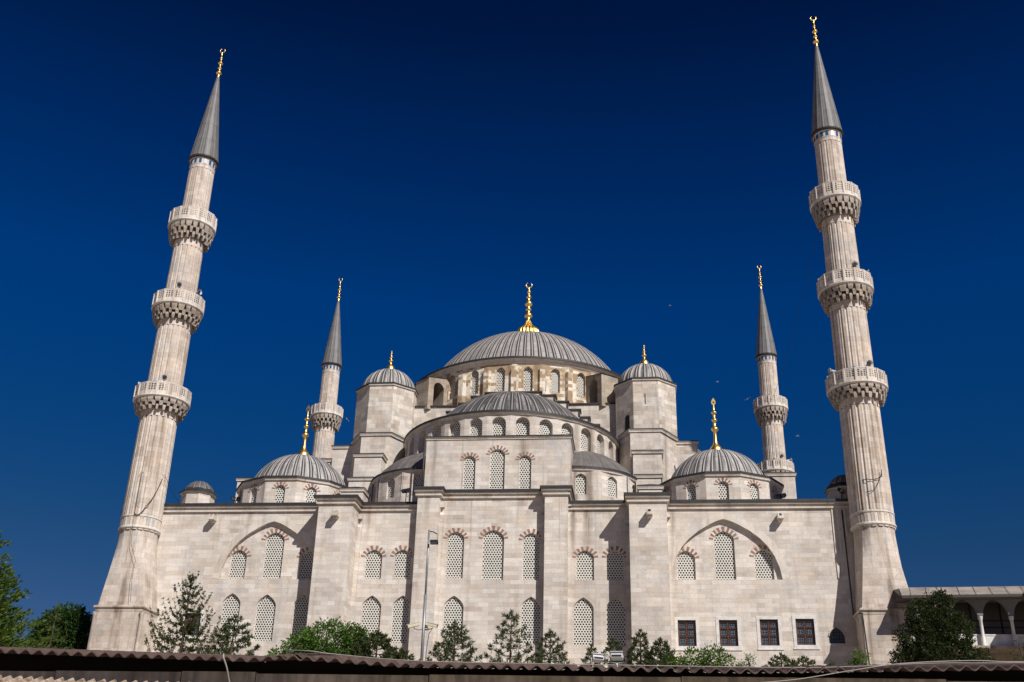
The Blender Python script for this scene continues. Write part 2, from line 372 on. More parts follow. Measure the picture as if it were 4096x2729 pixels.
def window(P, cu, w, z0, za, depth, reds=9, rise=None, point=0.22, band=0.34, name='window', uvoff=None):
    h = arch(cu, w, z0, za, 14, rise, point); b = MB()
    b.poly([P(u, v, depth) for u, v in h], 0, [(u-cu+0.1025, v-z0-0.04) for u, v in h])
    # plain plaster rim round the pierced slab
    rim = 0.05
    cc = (cu, (z0+za)/2)
    hi = [(u+(rim if u < cu-1e-3 else -rim if u > cu+1e-3 else 0), v+(rim if v < z0+1e-3 else -rim*0.8)) for u, v in h]
    for i in range(len(h)):
        j = (i+1) % len(h)
        b.poly([P(*h[i], depth-0.012), P(*h[j], depth-0.012), P(*hi[j], depth-0.012), P(*hi[i], depth-0.012)], 1)
    o = part(b, name, [GRILLE, MOULD])
    if reds:
        c = arch_curve(cu, w, za, rise, point); n = len(c)-1
        v = MB(); slots = 2*reds-1
        def at(t):
            t = max(0, min(1, t))*n; i = min(int(t), n-1); f = t-i
            p = Vector((c[i][0]*(1-f)+c[i+1][0]*f, c[i][1]*(1-f)+c[i+1][1]*f))
            i0, i1 = max(0, i-2), min(n, i+3)
            d = Vector((c[i1][0]-c[i0][0], c[i1][1]-c[i0][1])).normalized(); return p, Vector((d.y, -d.x))
        for k_ in range(0, slots, 2):
            t0, t1 = k_/slots, (k_+1)/slots
            L = band*random.uniform(0.9, 1.06)
            (p0, n0), (p1, n1) = at(t0), at(t1)
            q = [p0+n0*0.02, p0+n0*L, p1+n1*L, p1+n1*0.02]
            f = [P(a.x, a.y, -0.012) for a in q]; bk = [P(a.x, a.y, 0.01) for a in q]
            v.poly(f); 
            for i in range(4): v.poly([f[i], bk[i], bk[(i+1) % 4], f[(i+1) % 4]])
        part(v, 'voussoir_arch', RED, o)
    return h

PF = frame_at(0, 0)
ZG = 9.0
# ---- front wall -----------------------------------------------------------
def big_arch(cx, hw, sgn=1):
    half = [(0, 22.0), (0.5, 21.86), (1.0, 21.62), (1.86, 21.12), (2.6, 20.52), (3.13, 19.92), (3.55, 19.22), (3.86, 18.35), (4.0, 17.5)]
    k_ = hw/4.0
    return [(cx-x*k_, z) for x, z in reversed(half)]+[(cx+x*k_, z) for x, z in half[1:]]
def ring_poly(mb, P, a, b, d, m=0):
    for i in range(len(a)-1): mb.poly([P(*a[i], d), P(*a[i+1], d), P(*b[i+1], d), P(*b[i], d)][::-1], m)
D = 0.18
def arch_section(x0, x1, cx, hw, ups, lows, rects):
    wall = MB(); A = big_arch(cx, hw)
    holes = [A[::-1]]
    # A runs left foot -> apex -> right foot; make it counter-clockwise
    for (cu, w, z0, za) in lows: holes.append(window(PF, cu, w, z0, za, D, 0, rise=0.55*w, point=0.45))
    for r in rects: holes.append(r[0])
    wall.panel(PF, rect(x0, x1, ZG, 23.0), holes, 0.32)
    part(wall, 'front_wall', STONE)
    # tympanum set back under the great arch
    PT = frame_at(0, 0.32); ty = MB(); hs_ = [window(PT, *q, D, 9 if q[1] > 1.4 else 8) for q in ups]
    ty.panel(PT, [A[0]]+[A[-1]]+A[-2:0:-1], hs_, D)
    part(ty, 'tympanum', STONE)
    ab = MB(); n = len(A); outer = []
    for i in range(n):
        a, b = A[max(0, i-1)], A[min(n-1, i+1)]; d = Vector((b[0]-a[0], b[1]-a[1])).normalized()
        outer.append((A[i][0]-d.y*0.52, A[i][1]+d.x*0.52))
    ring_poly(ab, PF, A, outer, -0.015)
    for i in range(n-1): ab.poly([PF(*outer[i], -0.015), PF(*outer[i+1], -0.015), PF(*outer[i+1], 0.01), PF(*outer[i], 0.01)])
    part(ab, 'great_arch', MOULD)
def rect_window(cx, w, z0, z1, framed=True, mullions=True, depth=0.2):
    hole = rect(cx-w/2, cx+w/2, z0, z1); b = MB()
    b.poly([PF(u, v, depth) for u, v in hole], 0)
    for i in range(3):                                     # timber stiles and rails
        x = cx-w/2+0.05+(w-0.1)*i/2; b.box(x-0.06, x+0.06, depth-0.07, depth-0.02, z0, z1, 1)
    for z in (z0+0.04, z0+(z1-z0)*0.36, z0+(z1-z0)*0.70, z1-0.04): b.box(cx-w/2, cx+w/2, depth-0.066, depth-0.024, z-0.05, z+0.05, 1)
    n = 7
    for i in range(1, n): x = cx-w/2+w*i/n; b.box(x-0.014, x+0.014, 0.06, 0.084, z0, z1, 2)
    n = 10
    for i in range(1, n): z = z0+(z1-z0)*i/n; b.box(cx-w/2, cx+w/2, 0.05, 0.074, z-0.012, z+0.012, 2)
    o = part(b, 'window', [GLASS, WOOD, IRON])
    f = MB(); t = 0.22
    for q in (rect(cx-w/2-t, cx-w/2, z0-t, z1+t), rect(cx+w/2, cx+w/2+t, z0-t, z1+t), rect(cx-w/2, cx+w/2, z1, z1+t), rect(cx-w/2, cx+w/2, z0-t, z0)):
        (u0, v0), (u1, v1) = q[0], q[2]; f.box(u0, u1, -0.035, 0.05, v0, v1)
    f.box(cx-w/2-t-0.05, cx+w/2+t+0.05, -0.06, 0.04, z0-t-0.08, z0-t)
    part(f, 'window_frame', WHITE, o)
    return (hole,)
def grate_window(cx, w, z0, za):
    h = arch(cx, w, z0, za, 14, 0.6*w, 0.35); b = MB()
    b.poly([PF(u, v, 0.25) for u, v in h], 0)
    for i in range(1, 6): x = cx-w/2+w*i/6; b.box(x-0.018, x+0.018, 0.05, 0.08, z0, za-0.1-abs(x-cx)*0.75, 1)
    for i in range(0, 4): z = z0+0.05+i*0.24; b.box(cx-w/2, cx+w/2, 0.045, 0.075, z-0.018, z+0.018, 1)
    part(b, 'window', [GLASS, IRON])
    c = arch_curve(cx, w, za, 0.6*w, 0.35, 20); f = MB()
    f.tube([PF(u, v, -0.03) for u, v in c], 0.05, 6); part(f, 'window_hood', MOULD)
    return (h,)
L_lows = [(-19.62, 1.42, 12.95, 16.45), (-16.90, 1.52, 12.92, 16.36), (-14.07, 1.40, 12.92, 16.36)]
L_ups = [(-19.65, 1.30, 17.62, 19.85), (-16.90, 1.50, 17.62, 21.22), (-14.10, 1.28, 17.55, 19.77)]
R_ups = [(14.45, 1.34, 17.55, 19.70), (17.27, 1.50, 17.55, 21.17), (20.06, 1.34, 17.58, 19.80)]
arch_section(-26.2, -10.0, -17.05, 3.86, L_ups, L_lows, [rect_window(-22.41, 1.16, 13.30, 14.95)])
arch_section(10.2, 26.6, 17.30, 3.98, R_ups, [], [rect_window(14.30, 1.28, 12.78, 14.6), rect_window(17.21, 1.28, 12.80, 14.62), rect_window(20.06, 1.28, 12.86, 14.68), rect_window(22.55, 1.28, 12.92, 14.73), grate_window(24.68, 1.11, 13.05, 14.2)])
def mid_section(x0, x1, ups, lows, ztop):
    w = MB(); holes = [window(PF, *q, D, 9 if q[1] > 1.4 else 8) for q in ups]+[window(PF, *q, D, 0, rise=0.55*q[1], point=0.45) for q in lows]
    w.panel(PF, rect(x0, x1, ZG, ztop), holes, D); part(w, 'front_wall', STONE)
mid_section(-10.0, -5.0, [(-8.93, 1.32, 17.55, 19.76), (-6.72, 1.30, 17.55, 19.76)], [(-8.81, 1.48, 12.85, 16.30), (-6.48, 1.50, 12.85, 16.31)], 23.0)
mid_section(-5.0, 5.0, [(-2.71, 1.30, 17.6, 21.13), (0.16, 1.63, 17.47, 21.26), (3.03, 1.30, 17.45, 21.0)], [(-2.64, 1.5, 12.8, 16.3), (3.08, 1.48, 12.8, 16.25)], 24.0)
mid_section(5.0, 10.2, [(7.05, 1.33, 17.45, 19.68), (9.25, 1.30, 17.45, 19.67)], [(6.91, 1.50, 12.7, 16.2), (9.25, 1.42, 12.7, 16.2)], 23.0)
# ---- piers and buttresses -------------------------------------------------
def pier(x0, x1, y0, y1, z1, name):
    b = MB()
    for (xa, ya, xb, yb) in ((x0, y1, x0, y0), (x0, y0, x1, y0), (x1, y0, x1, y1)):
        nseg = 1; b.poly([(xa, ya, ZG), (xb, yb, ZG), (xb, yb, z1), (xa, ya, z1)])
    for s_, x in ((-1, x0), (1, x1)):                       # slim corner strips against the wall
        xa, xb = sorted((x, x+s_*0.30)); b.box(xa, xb, -0.22, 0.0, ZG, z1-1.35)
        b.poly([(xa, -0.22, z1-1.35), (xb, -0.22, z1-1.35), (xb, 0, z1-1.1), (xa, 0, z1-1.1)])
        b.box(xa, xb, -0.30, 0.0, z1-0.72, z1-0.50); b.box(xa, xb, -0.16, 0.0, z1-0.50, z1-0.3)
    part(b, name, STONE)
pier(-13.0, -10.33, -2.0, 0.0, 22.8, 'buttress'); pier(10.38, 13.12, -2.0, 0.0, 22.8, 'buttress')
pier(-5.66, -3.97, -0.82, 0.0, 23.7, 'pier'); pier(4.08, 5.82, -0.82, 0.0, 23.7, 'pier')
for xa_, xb_ in ((-5.62, -5.0), (5.0, 5.78)): b = MB(); b.box(xa_, xb_, 0.003, 3.2, 22.9, 24.0); part(b, 'parapet_return', STONE)
# ---- cornices -------------------------------------------------------------
CP = [(0.0, -0.56), (0.16, -0.55), (0.17, -0.42), (0.03, -0.41), (0.03, -0.255), (0.27, -0.24), (0.28, -0.09)]
LP = [(0.27, -0.11), (0.37, -0.11), (0.37, 0.09), (0.28, 0.12), (-0.6, 0.19)]
def cornice(path, ztop, k_=1.0, name='cornice'):
    path = [Vector(p) for p in path]; n = len(path); mit = []
    for i in range(n):
        ds = []
        if i > 0: ds.append((path[i]-path[i-1]).normalized())
        if i < n-1: ds.append((path[i+1]-path[i]).normalized())
        ns = [Vector((d.y, -d.x)) for d in ds]
        if len(ns) == 1: mit.append(ns[0])
        else:
            a = (ns[0]+ns[1]).normalized(); mit.append(a/max(0.3, a.dot(ns[0])))
    b = MB()
    for prof, mm in ((CP, 0), (LP, 1)):
        for i in range(n-1):
            for j in range(len(prof)-1):
                (d0, z0), (d1, z1) = prof[j], prof[j+1]; d0 *= k_; d1 *= k_; z0 *= k_; z1 *= k_
                a, c = path[i], path[i+1]
                q = [a+mit[i]*d0, c+mit[i+1]*d0, c+mit[i+1]*d1, a+mit[i]*d1]
                b.poly([(q[0].x, q[0].y, ztop+z0), (q[1].x, q[1].y, ztop+z0), (q[2].x, q[2].y, ztop+z1), (q[3].x, q[3].y, ztop+z1)], mm)
    return part(b, name, [MOULD, LEAD_DARK])
cornice([(-26.2, 0), (-13.0, 0), (-13.0, -2.0), (-10.33, -2.0), (-10.33, 0), (-5.66, 0)], 23.3)
cornice([(-5.66, 3.0), (-5.66, -0.82), (-3.97, -0.82), (-3.97, 0), (4.08, 0), (4.08, -0.82), (5.82, -0.82), (5.82, 3.0)], 24.25)
cornice([(5.82, 0), (10.38, 0), (10.38, -2.0), (13.12, -2.0), (13.12, 0), (26.4, 0)], 23.3)
b = MB()                                                    # moulding turning down at the right-hand corner
for (x0, x1, z0, d) in ((26.0, 26.15, 20.6, 0.12), (25.75, 25.9, 18.0, 0.07), (25.15, 25.32, 17.6, 0.08), (25.48, 25.62, 18.0, 0.05)): b.box(x0, x1, -d, 0.0, z0, 22.74)
part(b, 'corner_moulding', MOULD)
# roof and hidden body walls
b = MB()
b.poly([(-26.2, 0.3, 23.36), (26.4, 0.3, 23.36), (26.4, 48, 24.3), (-26.2, 48, 24.3)], 1)
b.poly([(-5.6, 0.2, 24.33), (5.75, 0.2, 24.33), (5.75, 3.2, 24.5), (-5.6, 3.2, 24.5)], 1)
b.poly([(-13, -1.9, 23.38), (-10.33, -1.9, 23.38), (-10.33, 0.5, 23.5), (-13, 0.5, 23.5)], 1)
b.poly([(10.38, -1.9, 23.38), (13.12, -1.9, 23.38), (13.12, 0.5, 23.5), (10.38, 0.5, 23.5)], 1)
part(b, 'roof', [STONE, LEAD_ROOF])
b = MB()
b.poly([(-26.2, 48, ZG), (-26.2, 0, ZG), (-26.2, 0, 23.3), (-26.2, 48, 24.3)]); b.poly([(26.6, 0, ZG), (26.6, 48, ZG), (26.6, 48, 24.3), (26.6, 0, 23.3)])
b.poly([(26.6, 48, ZG), (-26.2, 48, ZG), (-26.2, 48, 24.3), (26.6, 48, 24.3)]); part(b, 'side_wall', STONE)
# ---- rain spouts ----------------------------------------------------------
def spout(x, y, z):
    b = MB(); b.box(x-0.22, x+0.22, y-0.75, y, z-0.30, z-0.12); b.box(x-0.22, x-0.10, y-0.72, y, z-0.12, z+0.10); b.box(x+0.10, x+0.22, y-0.72, y, z-0.12, z+0.10)
    b.box(x-0.15, x+0.15, y-0.40, y, z-0.42, z-0.30)
    P = frame_at(x, y); h = arch(0, 0.40, z-0.1, z+0.28, 8, 0.25); b.poly([P(u, v, -0.012) for u, v in h], 1)
    part(b, 'rain_spout', [MOULD, DARK])
spout(-21.9, 0, 22.3); spout(-11.55, -2, 22.0); spout(11.85, -2, 21.95); spout(21.4, 0, 22.15)

# ---- central block above the entrance bay ---------------------------------
PB = frame_at(0, 1.0); w = MB()
hs_ = [window(PB, cu, ww, 24.55, za, D, r_, band=0.32) for cu, ww, za, r_ in ((-2.07, 0.96, 27.52, 8), (0.14, 1.19, 28.06, 9), (2.35, 0.96, 27.5, 8))]
XL, XR, ZB = -5.6, 5.92, 28.85
w.panel(PB, rect(XL, XR, 24.3, ZB), hs_, D)
w.poly([(XR, 1, 24.3), (XR, 5.5, 24.3), (XR, 5.5, ZB), (XR, 1, ZB)]); w.poly([(XL, 5.5, 24.3), (XL, 1, 24.3), (XL, 1, ZB), (XL, 5.5, ZB)])
w.poly([(XL, 1, ZB+0.22), (XR, 1, ZB+0.22), (XR, 5.5, ZB+0.5), (XL, 5.5, ZB+0.5)], 1)
part(w, 'upper_wall', [STONE, LEAD_ROOF])
cornice([(XL, 5.2), (XL, 1.0), (XR, 1.0), (XR, 5.2)], ZB+0.24, 0.45)
b = MB(); b.tube([(XL-0.14, 0.95, 23.5), (XL-0.14, 0.95, ZB)], 0.07, 6); part(b, 'downpipe', LEAD_DARK)

# ---- domes ----------------------------------------------------------------
def cap(cx, cy, Rb, zb, zt, nrib, amp, mat, seg=22, style='seam', name='dome', skirt=0.25, parent=None):
    h = zt-zb; rho = (Rb*Rb+h*h)/(2*h); zc = zt-rho; a1 = math.asin(min(1, Rb/rho))
    if h > Rb: a1 = pi-a1
    prof = [(rho*math.sin(a1*(1-i/seg)), zc+rho*math.cos(a1*(1-i/seg))) for i in range(seg)]
    prof.append((0.0, zt))
    b = MB()
    if style == 'seam': n = nrib*4; rm = lambda j: 1+(amp if j % 4 == 0 else 0)/Rb
    else: n = nrib*6; rm = lambda j: 1+amp/Rb*abs(math.cos(pi*((j % 6)/6)))**0.7
    b.lathe(prof, n, (cx, cy, 0), 0, 0, style != 'seam', rm, uvk=nrib*0.9)
    return part(b, name, mat, parent)
def eave(cx, cy, R0, R1, z, n, ph=0, mats=(MOULD, LEAD_DARK), thick=0.12, parent=None, name='drum_cornice', drop=0.30, inner=None):
    b = MB(); k_ = 1/math.cos(pi/n) if n < 20 else 1
    b.lathe([(R0*k_, z-drop), ((R0+0.10)*k_, z-drop*0.75), ((R0+0.12)*k_, z-drop*0.45), (R1*k_, z-0.04), (R1*k_, z), ((R1+0.05)*k_, z), ((R1+0.05)*k_, z+thick), ((inner or R0-0.45)*k_, z+thick+(0.16 if inner is None else 0.26))], n, (cx, cy, 0), ph, 0, False, ms=[0, 0, 0, 0, 1, 1, 1])
    return part(b, name, list(mats), parent)
def finial(cx, cy, z0, z1, prof, mat, parent, top='crescent', ribs=0, origin=MO, seg=16):
    """prof: (radius m, fraction of height up to the stem's end)"""
    b = MB(); H = z1-z0
    pts = [(r, z0+f*H) for r, f in prof]
    if ribs:
        k0 = 7
        b.lathe(pts[:k0], ribs*4, (cx, cy, 0), 0, 0, True, lambda j: 1+0.09*math.cos(2*pi*j/4))
        b.lathe(pts[k0-1:], seg, (cx, cy, 0), 0, 0, True)
    else: b.lathe(pts, seg, (cx, cy, 0), 0, 0, True)
    zs = pts[-1][1]; rr = (z1-zs)/2.0
    if top == 'crescent':
        zc = zs+rr; path = []; rad = []
        for i in range(19):
            t = -pi/2+R(152)*(i-9)/9; path.append((cx+rr*math.cos(t), cy, zc+rr*math.sin(t))); rad.append(rr*(0.04+0.20*max(0, 1-((i-9)/9.2)**2)))
        b.tube(path, rad, 6)
    else:                                                   # pierced leaf-shaped plate
        out = []; inn = []; n = 18; hgt = z1-zs; wd = hgt*0.33
        for i in range(n):
            t = 2*pi*i/n; s_ = math.sin(t); c_ = -math.cos(t)
            f = (c_+1)/2; x = wd*s_*(1-f**2.2*0.85); out.append((x, zs+hgt*f)); inn.append((x*0.45, zs+hgt*(0.22+f*0.30)))
        for i in range(n):
            j = (i+1) % n
            for y, fl in ((cy-0.03, 0), (cy+0.03, 1)):
                q = [(cx+out[i][0], y, out[i][1]), (cx+out[j][0], y, out[j][1]), (cx+inn[j][0], y, inn[j][1]), (cx+inn[i][0], y, inn[i][1])]
                b.poly(q if fl else q[::-1])
            b.poly([(cx+out[i][0], cy-0.03, out[i][1]), (cx+out[j][0], cy-0.03, out[j][1]), (cx+out[j][0], cy+0.03, out[j][1]), (cx+out[i][0], cy+0.03, out[i][1])])
    o = b.build('finial', mat, parent, origin)
    return o
def ball(f, r, h, neck): return [(neck, f-h), (r*0.70, f-h*0.7), (r*0.96, f-h*0.3), (r, f), (r*0.96, f+h*0.3), (r*0.70, f+h*0.7), (neck, f+h)]
# drum facets with windows
def facet_drum(cx, cy, Rw, n, ks, z0, z1, win, depth, mat, off=0.0, reds=0, rise=None, point=0.22, name='drum', pil=None, uvw=True):
    w = MB(); hw = Rw*math.tan(pi/n)
    for k_ in ks:
        th = 2*pi*(k_+off)/n; P = frame_at(cx+Rw*math.sin(th), cy-Rw*math.cos(th), th)
        holes = []
        if win: holes = [window(P, 0, win[0], win[1], win[2], depth, reds, rise, point, band=0.30)]
        w.panel(P, rect(-hw, hw, z0, z1), holes, depth)
        if pil:
            th2 = th+pi/n; Q = frame_at(cx+Rw/math.cos(pi/n)*math.sin(th2), cy-Rw/math.cos(pi/n)*math.cos(th2), th2)
            a, d, zt = pil
            f = [Q(-a, z0, 0.1), Q(-a*0.6, z0, -d), Q(a*0.6, z0, -d), Q(a, z0, 0.1)]; t = [Q(-a, zt, 0.1), Q(-a*0.6, zt, -d), Q(a*0.6, zt, -d), Q(a, zt, 0.1)]
            for i in range(3): w.poly([f[i], f[i+1], t[i+1], t[i]])
    return part(w, name, mat)
# main drum + dome
VIS = range(-8, 8)
dr = facet_drum(0, 23.5, 11.5, 28, [k_ for k_ in range(-5, 5)], 36.0, 40.5, (0.84, 37.5, 39.92), 0.30, DRUM, off=0.5, rise=0.42, pil=(0.42, 0.28, 39.6), name='main_drum')
facet_drum(0, 23.5, 11.5, 28, [k_ for k_ in range(5, 23)], 36.0, 40.5, None, 0.3, DRUM, off=0.5, name='main_drum')
eave(0, 23.5, 11.55, 11.95, 40.62, 112, drop=0.42, thick=0.18, inner=10.2)
DOME = cap(0, 23.5, 10.33, 40.75, 47.87, 84, 0.10, LEAD, 30)
fp = [(1.42, -0.20), (1.20, 0.0), (1.12, 0.03), (0.94, 0.066), (0.62, 0.105), (0.38, 0.165), (0.235, 0.225), (0.17, 0.262), (0.25, 0.275)]
fp += ball(0.330, 0.44, 0.055, 0.19)+[(0.19, 0.41)]+ball(0.455, 0.32, 0.03, 0.19)+[(0.18, 0.50)]+ball(0.564, 0.42, 0.055, 0.17)+[(0.15, 0.66)]+ball(0.704, 0.28, 0.03, 0.14)+[(0.13, 0.76)]+ball(0.808, 0.22, 0.04, 0.10)+[(0.09, 0.875), (0.09, 0.895)]
finial(0, 23.5, 48.85, 54.85, fp, GOLD, DOME, ribs=20)
# drum buttresses with arched openings
for sg in (-1, 1):
    for th in (R(39.5)*sg, pi-R(39.5)*sg):
        b = MB(); n = Vector((math.sin(th), -math.cos(th), 0)); t = Vector((math.cos(th), math.sin(th), 0)); o = Vector((0, 23.5, 0))+n*11.3
        Pq = lambda u, v, z: o+n*u+t*v+Vector((0, 0, z))
        hw = 0.95
        for s_ in (-1, 1):
            nn = t*s_; Pp = (lambda u, v, d, s_=s_: Pq(u if s_ > 0 else u, (hw-d)*s_, v))
            hole = arch(1.25, 1.25, 36.4, 38.95, 12, 0.62, 0.05)
            if s_ < 0: b.panel(lambda u, v, d, s_=s_: Pq(2*1.25-u, (hw-d)*s_, v), [(2.5-2.5, 36.0), (2.5, 36.0), (2.5, 39.65), (2.5-2.5, 39.15)], [hole], 0.95)
            else: b.panel(lambda u, v, d, s_=s_: Pq(u, (hw-d)*s_, v), [(0, 36.0), (2.5, 36.0), (2.5, 39.15), (0, 39.65)], [hole], 0.95)
        b.poly([Pq(2.5, -hw, 36), Pq(2.5, hw, 36), Pq(2.5, hw, 39.15), Pq(2.5, -hw, 39.15)])
        b.poly([Pq(-0.1, -hw-0.06, 39.71), Pq(2.58, -hw-0.06, 39.19), Pq(2.58, hw+0.06, 39.19), Pq(-0.1, hw+0.06, 39.71)], 1)
        part(b, 'drum_buttress', [STONE_DIRTY, LEAD_ROOF])
# square base of the dome between the turrets
b = MB(); b.box(-11.6, 11.6, 12.6, 34.4, 23, 36.25); b.box(-11.7, 11.7, 12.48, 34.5, 36.25, 36.38, 1)
part(b, 'dome_base', [STONE_OLD, LEAD_DARK])
b = MB()                                                    # stepped arch gable above the half dome
steps = [(2.55, 37.30), (3.85, 36.95), (5.02, 36.30), (6.10, 35.50), (6.95, 34.75), (7.8, 34.0), (8.6, 33.2)]
y0, y1 = 11.75, 12.75; px = 0
for i, (x, z) in enumerate(steps):
    xi = 0 if i == 0 else steps[i-1][0]
    for s_ in (-1, 1):
        xa, xb = sorted((s_*xi, s_*x))
        b.box(xa, xb, y0, y1, 30, z-0.14, 0)
        b.box(xa-(0.10 if s_ < 0 else (0.003 if i == 0 else 0)), xb+(0.10 if s_ > 0 else 0), y0-0.12, y1+0.1, z-0.14, z, 1)
        xs_ = s_*x; znext = steps[i+1][1] if i+1 < len(steps) else z-0.9
        b.box(min(xs_, xs_-s_*0.14)+s_*0.004, max(xs_, xs_-s_*0.14)+s_*0.004, y0-0.06, y0-0.002, znext, z-0.14, 1)
part(b, 'stepped_gable', [STONE_OLD, LEAD_DARK])
# half domes (front one in view, the side ones and the rear one complete the plan)
def half_dome(cx, cy, th0, ks, windows=True):
    facet_drum(cx, cy, 9.4, 30.4, [k_ for k_ in ks], 27.0, 31.45, (1.14, 29.3, 31.28) if windows else None, 0.42, STONE, off=th0/(2*pi)*30.4, rise=0.56, point=0.03, name='half_dome_drum')
    eave(cx, cy, 9.44, 9.64, 31.62, 96, drop=0.20, thick=0.17, inner=7.6)
    cap(cx, cy, 7.78, 31.76, 36.6, 60, 0.09, LEAD_HALF, 22, name='half_dome')
half_dome(0, 11.7, 0, range(-7, 8))
half_dome(12.2, 23.5, pi/2, range(-7, 8), False); half_dome(-12.2, 23.5, -pi/2, range(-7, 8), False); half_dome(0, 35.3, pi, range(-7, 8), False)
for sg in (-1, 1):
    cx, cy = 6.15*sg, 7.5
    ths = [5.4, 36, 68, 99] if sg > 0 else [-2.8, -32, -64, -96]
    w = MB(); Rw = 5.0
    for q, td in enumerate(ths):
        th = R(td); hw = Rw*math.tan(R(15.4)); P = frame_at(cx+Rw*math.sin(th), cy-Rw*math.cos(th), th)
        w.panel(P, rect(-hw, hw, 23.3, 26.75), [window(P, 0, 0.88, 24.75, 26.45, 0.2, 0)] if q < 3 else [], 0.2)
    part(w, 'exedra_drum', STONE)
    eave(cx, cy, 5.04, 5.22, 26.86, 72, drop=0.22, thick=0.15)
    cap(cx, cy, 4.95, 26.98, 29.75, 40, 0.05, LEAD_ROOF, 14, name='exedra_dome')
# ---- corner domes ---------------------------------------------------------
cfp = [(0.60, -0.06), (0.56, 0.0), (0.53, 0.03), (0.40, 0.065), (0.23, 0.11), (0.16, 0.17), (0.14, 0.20)]
cfp += [(0.13, 0.30)]+ball(0.40, 0.30, 0.045, 0.13)+[(0.11, 0.50)]+ball(0.57, 0.235, 0.03, 0.11)+[(0.10, 0.66)]+ball(0.715, 0.24, 0.03, 0.09)+[(0.07, 0.79), (0.06, 0.865)]
for sg in (-1, 1):
    cx, cy = 17.62*sg, 7.0
    facet_drum(cx, cy, 4.86, 12, range(-5, 7) if sg < 0 else range(-6, 6), 23.2, 26.1, (0.82, 24.05, 25.62) , 0.2, STONE, reds=7, name='corner_dome_drum')
    eave(cx, cy, 4.88, 5.04, 26.17, 12, ph=pi/12, drop=0.24, thick=0.16, inner=4.0)
    d = cap(cx, cy, 4.11, 26.3, 29.65, 36, 0.08, LEAD_STREAK, 18)
    finial(cx, cy, 29.75, 34.45, cfp, GOLD, d, top='leaf')
# ---- weight turrets -------------------------------------------------------
tfp = [(0.46, -0.14), (0.42, 0.0), (0.36, 0.05), (0.22, 0.12), (0.13, 0.2), (0.10, 0.26)]+ball(0.40, 0.22, 0.06, 0.09)+[(0.08, 0.52)]+ball(0.60, 0.16, 0.05, 0.07)+[(0.06, 0.72)]+ball(0.80, 0.11, 0.04, 0.05)+[(0.045, 0.9)]+ball(0.955, 0.08, 0.035, 0.03)
for sx in (-1, 1):
    for sy in (0, 1):
        cx, cy = 12.0*sx, 13.0 if sy == 0 else 34.0
        b = MB(); b.lathe([(2.7/math.cos(pi/8), 28.0), (2.7/math.cos(pi/8), 37.65)], 8, (cx, cy, 0), pi/8, 0, False)
        part(b, 'turret', STONE_OLD)
        eave(cx, cy, 2.71, 2.80, 37.7, 8, ph=pi/8, drop=0.16, thick=0.14, inner=2.3)
        d = cap(cx, cy, 2.50, 37.82, 40.2, 20, 0.13, LEAD_STREAK, 14, 'scallop')
        finial(cx, cy, 40.5, 42.3, tfp, GOLD, d, top='crescent')
b = MB()
P = frame_at(-12.0, 13-2.7); 
th = R(45); o = (-12+2.7*math.sin(th), 13-2.7*math.cos(th)); P = frame_at(o[0], o[1], th)
h = arch(0.1, 0.62, 33.0, 34.55, 10, 0.28, 0.1); b.poly([P(u, v, -0.012) for u, v in h], 0); part(b, 'blocked_door', MOULD)
b = MB(); th = R(-45); o = (12+2.7*math.sin(th), 13-2.7*math.cos(th)); P = frame_at(o[0], o[1], th)
h = arch(0.35, 0.55, 33.0, 34.5, 10, 0.26, 0.1); b.poly([P(u, v, -0.012) for u, v in h], 0)
P = frame_at(12, 10.3); b.poly([P(u, v, -0.012) for u, v in rect(-0.1, -0.02, 35.3, 36.3)]); part(b, 'turret_opening', DARK)
# ---- stepped supports below the turrets -----------------------------------
def step(out, z0, z1, roof=0.25, name='stepped_support'):
    b = MB(); n = len(out); b.prism(out, z0, z1-0.2)
    cx = sum(p[0] for p in out)/n; cy = sum(p[1] for p in out)/n
    def off(d): return [(p[0]+(d if p[0] > cx else -d), p[1]+(d if p[1] > cy else -d)) for p in out]
    a, c = off(0.04), off(0.16)
    for lo, hi, zl, zh, mm in ((a, off(0.10), z1-0.34, z1-0.30, 0), (off(0.10), off(0.10), z1-0.30, z1-0.22, 0), (off(0.10), c, z1-0.22, z1-0.1, 0), (c, c, z1-0.1, z1, 1)):
        for i in range(n):
            j = (i+1) % n; b.poly([(*lo[i], zl), (*lo[j], zl), (*hi[j], zh), (*hi[i], zh)], mm)
    for i in range(n):
        j = (i+1) % n; b.poly([(*c[i], z1), (*c[j], z1), (cx, cy, z1+roof)], 1)
    part(b, name, [STONE, LEAD_DARK])
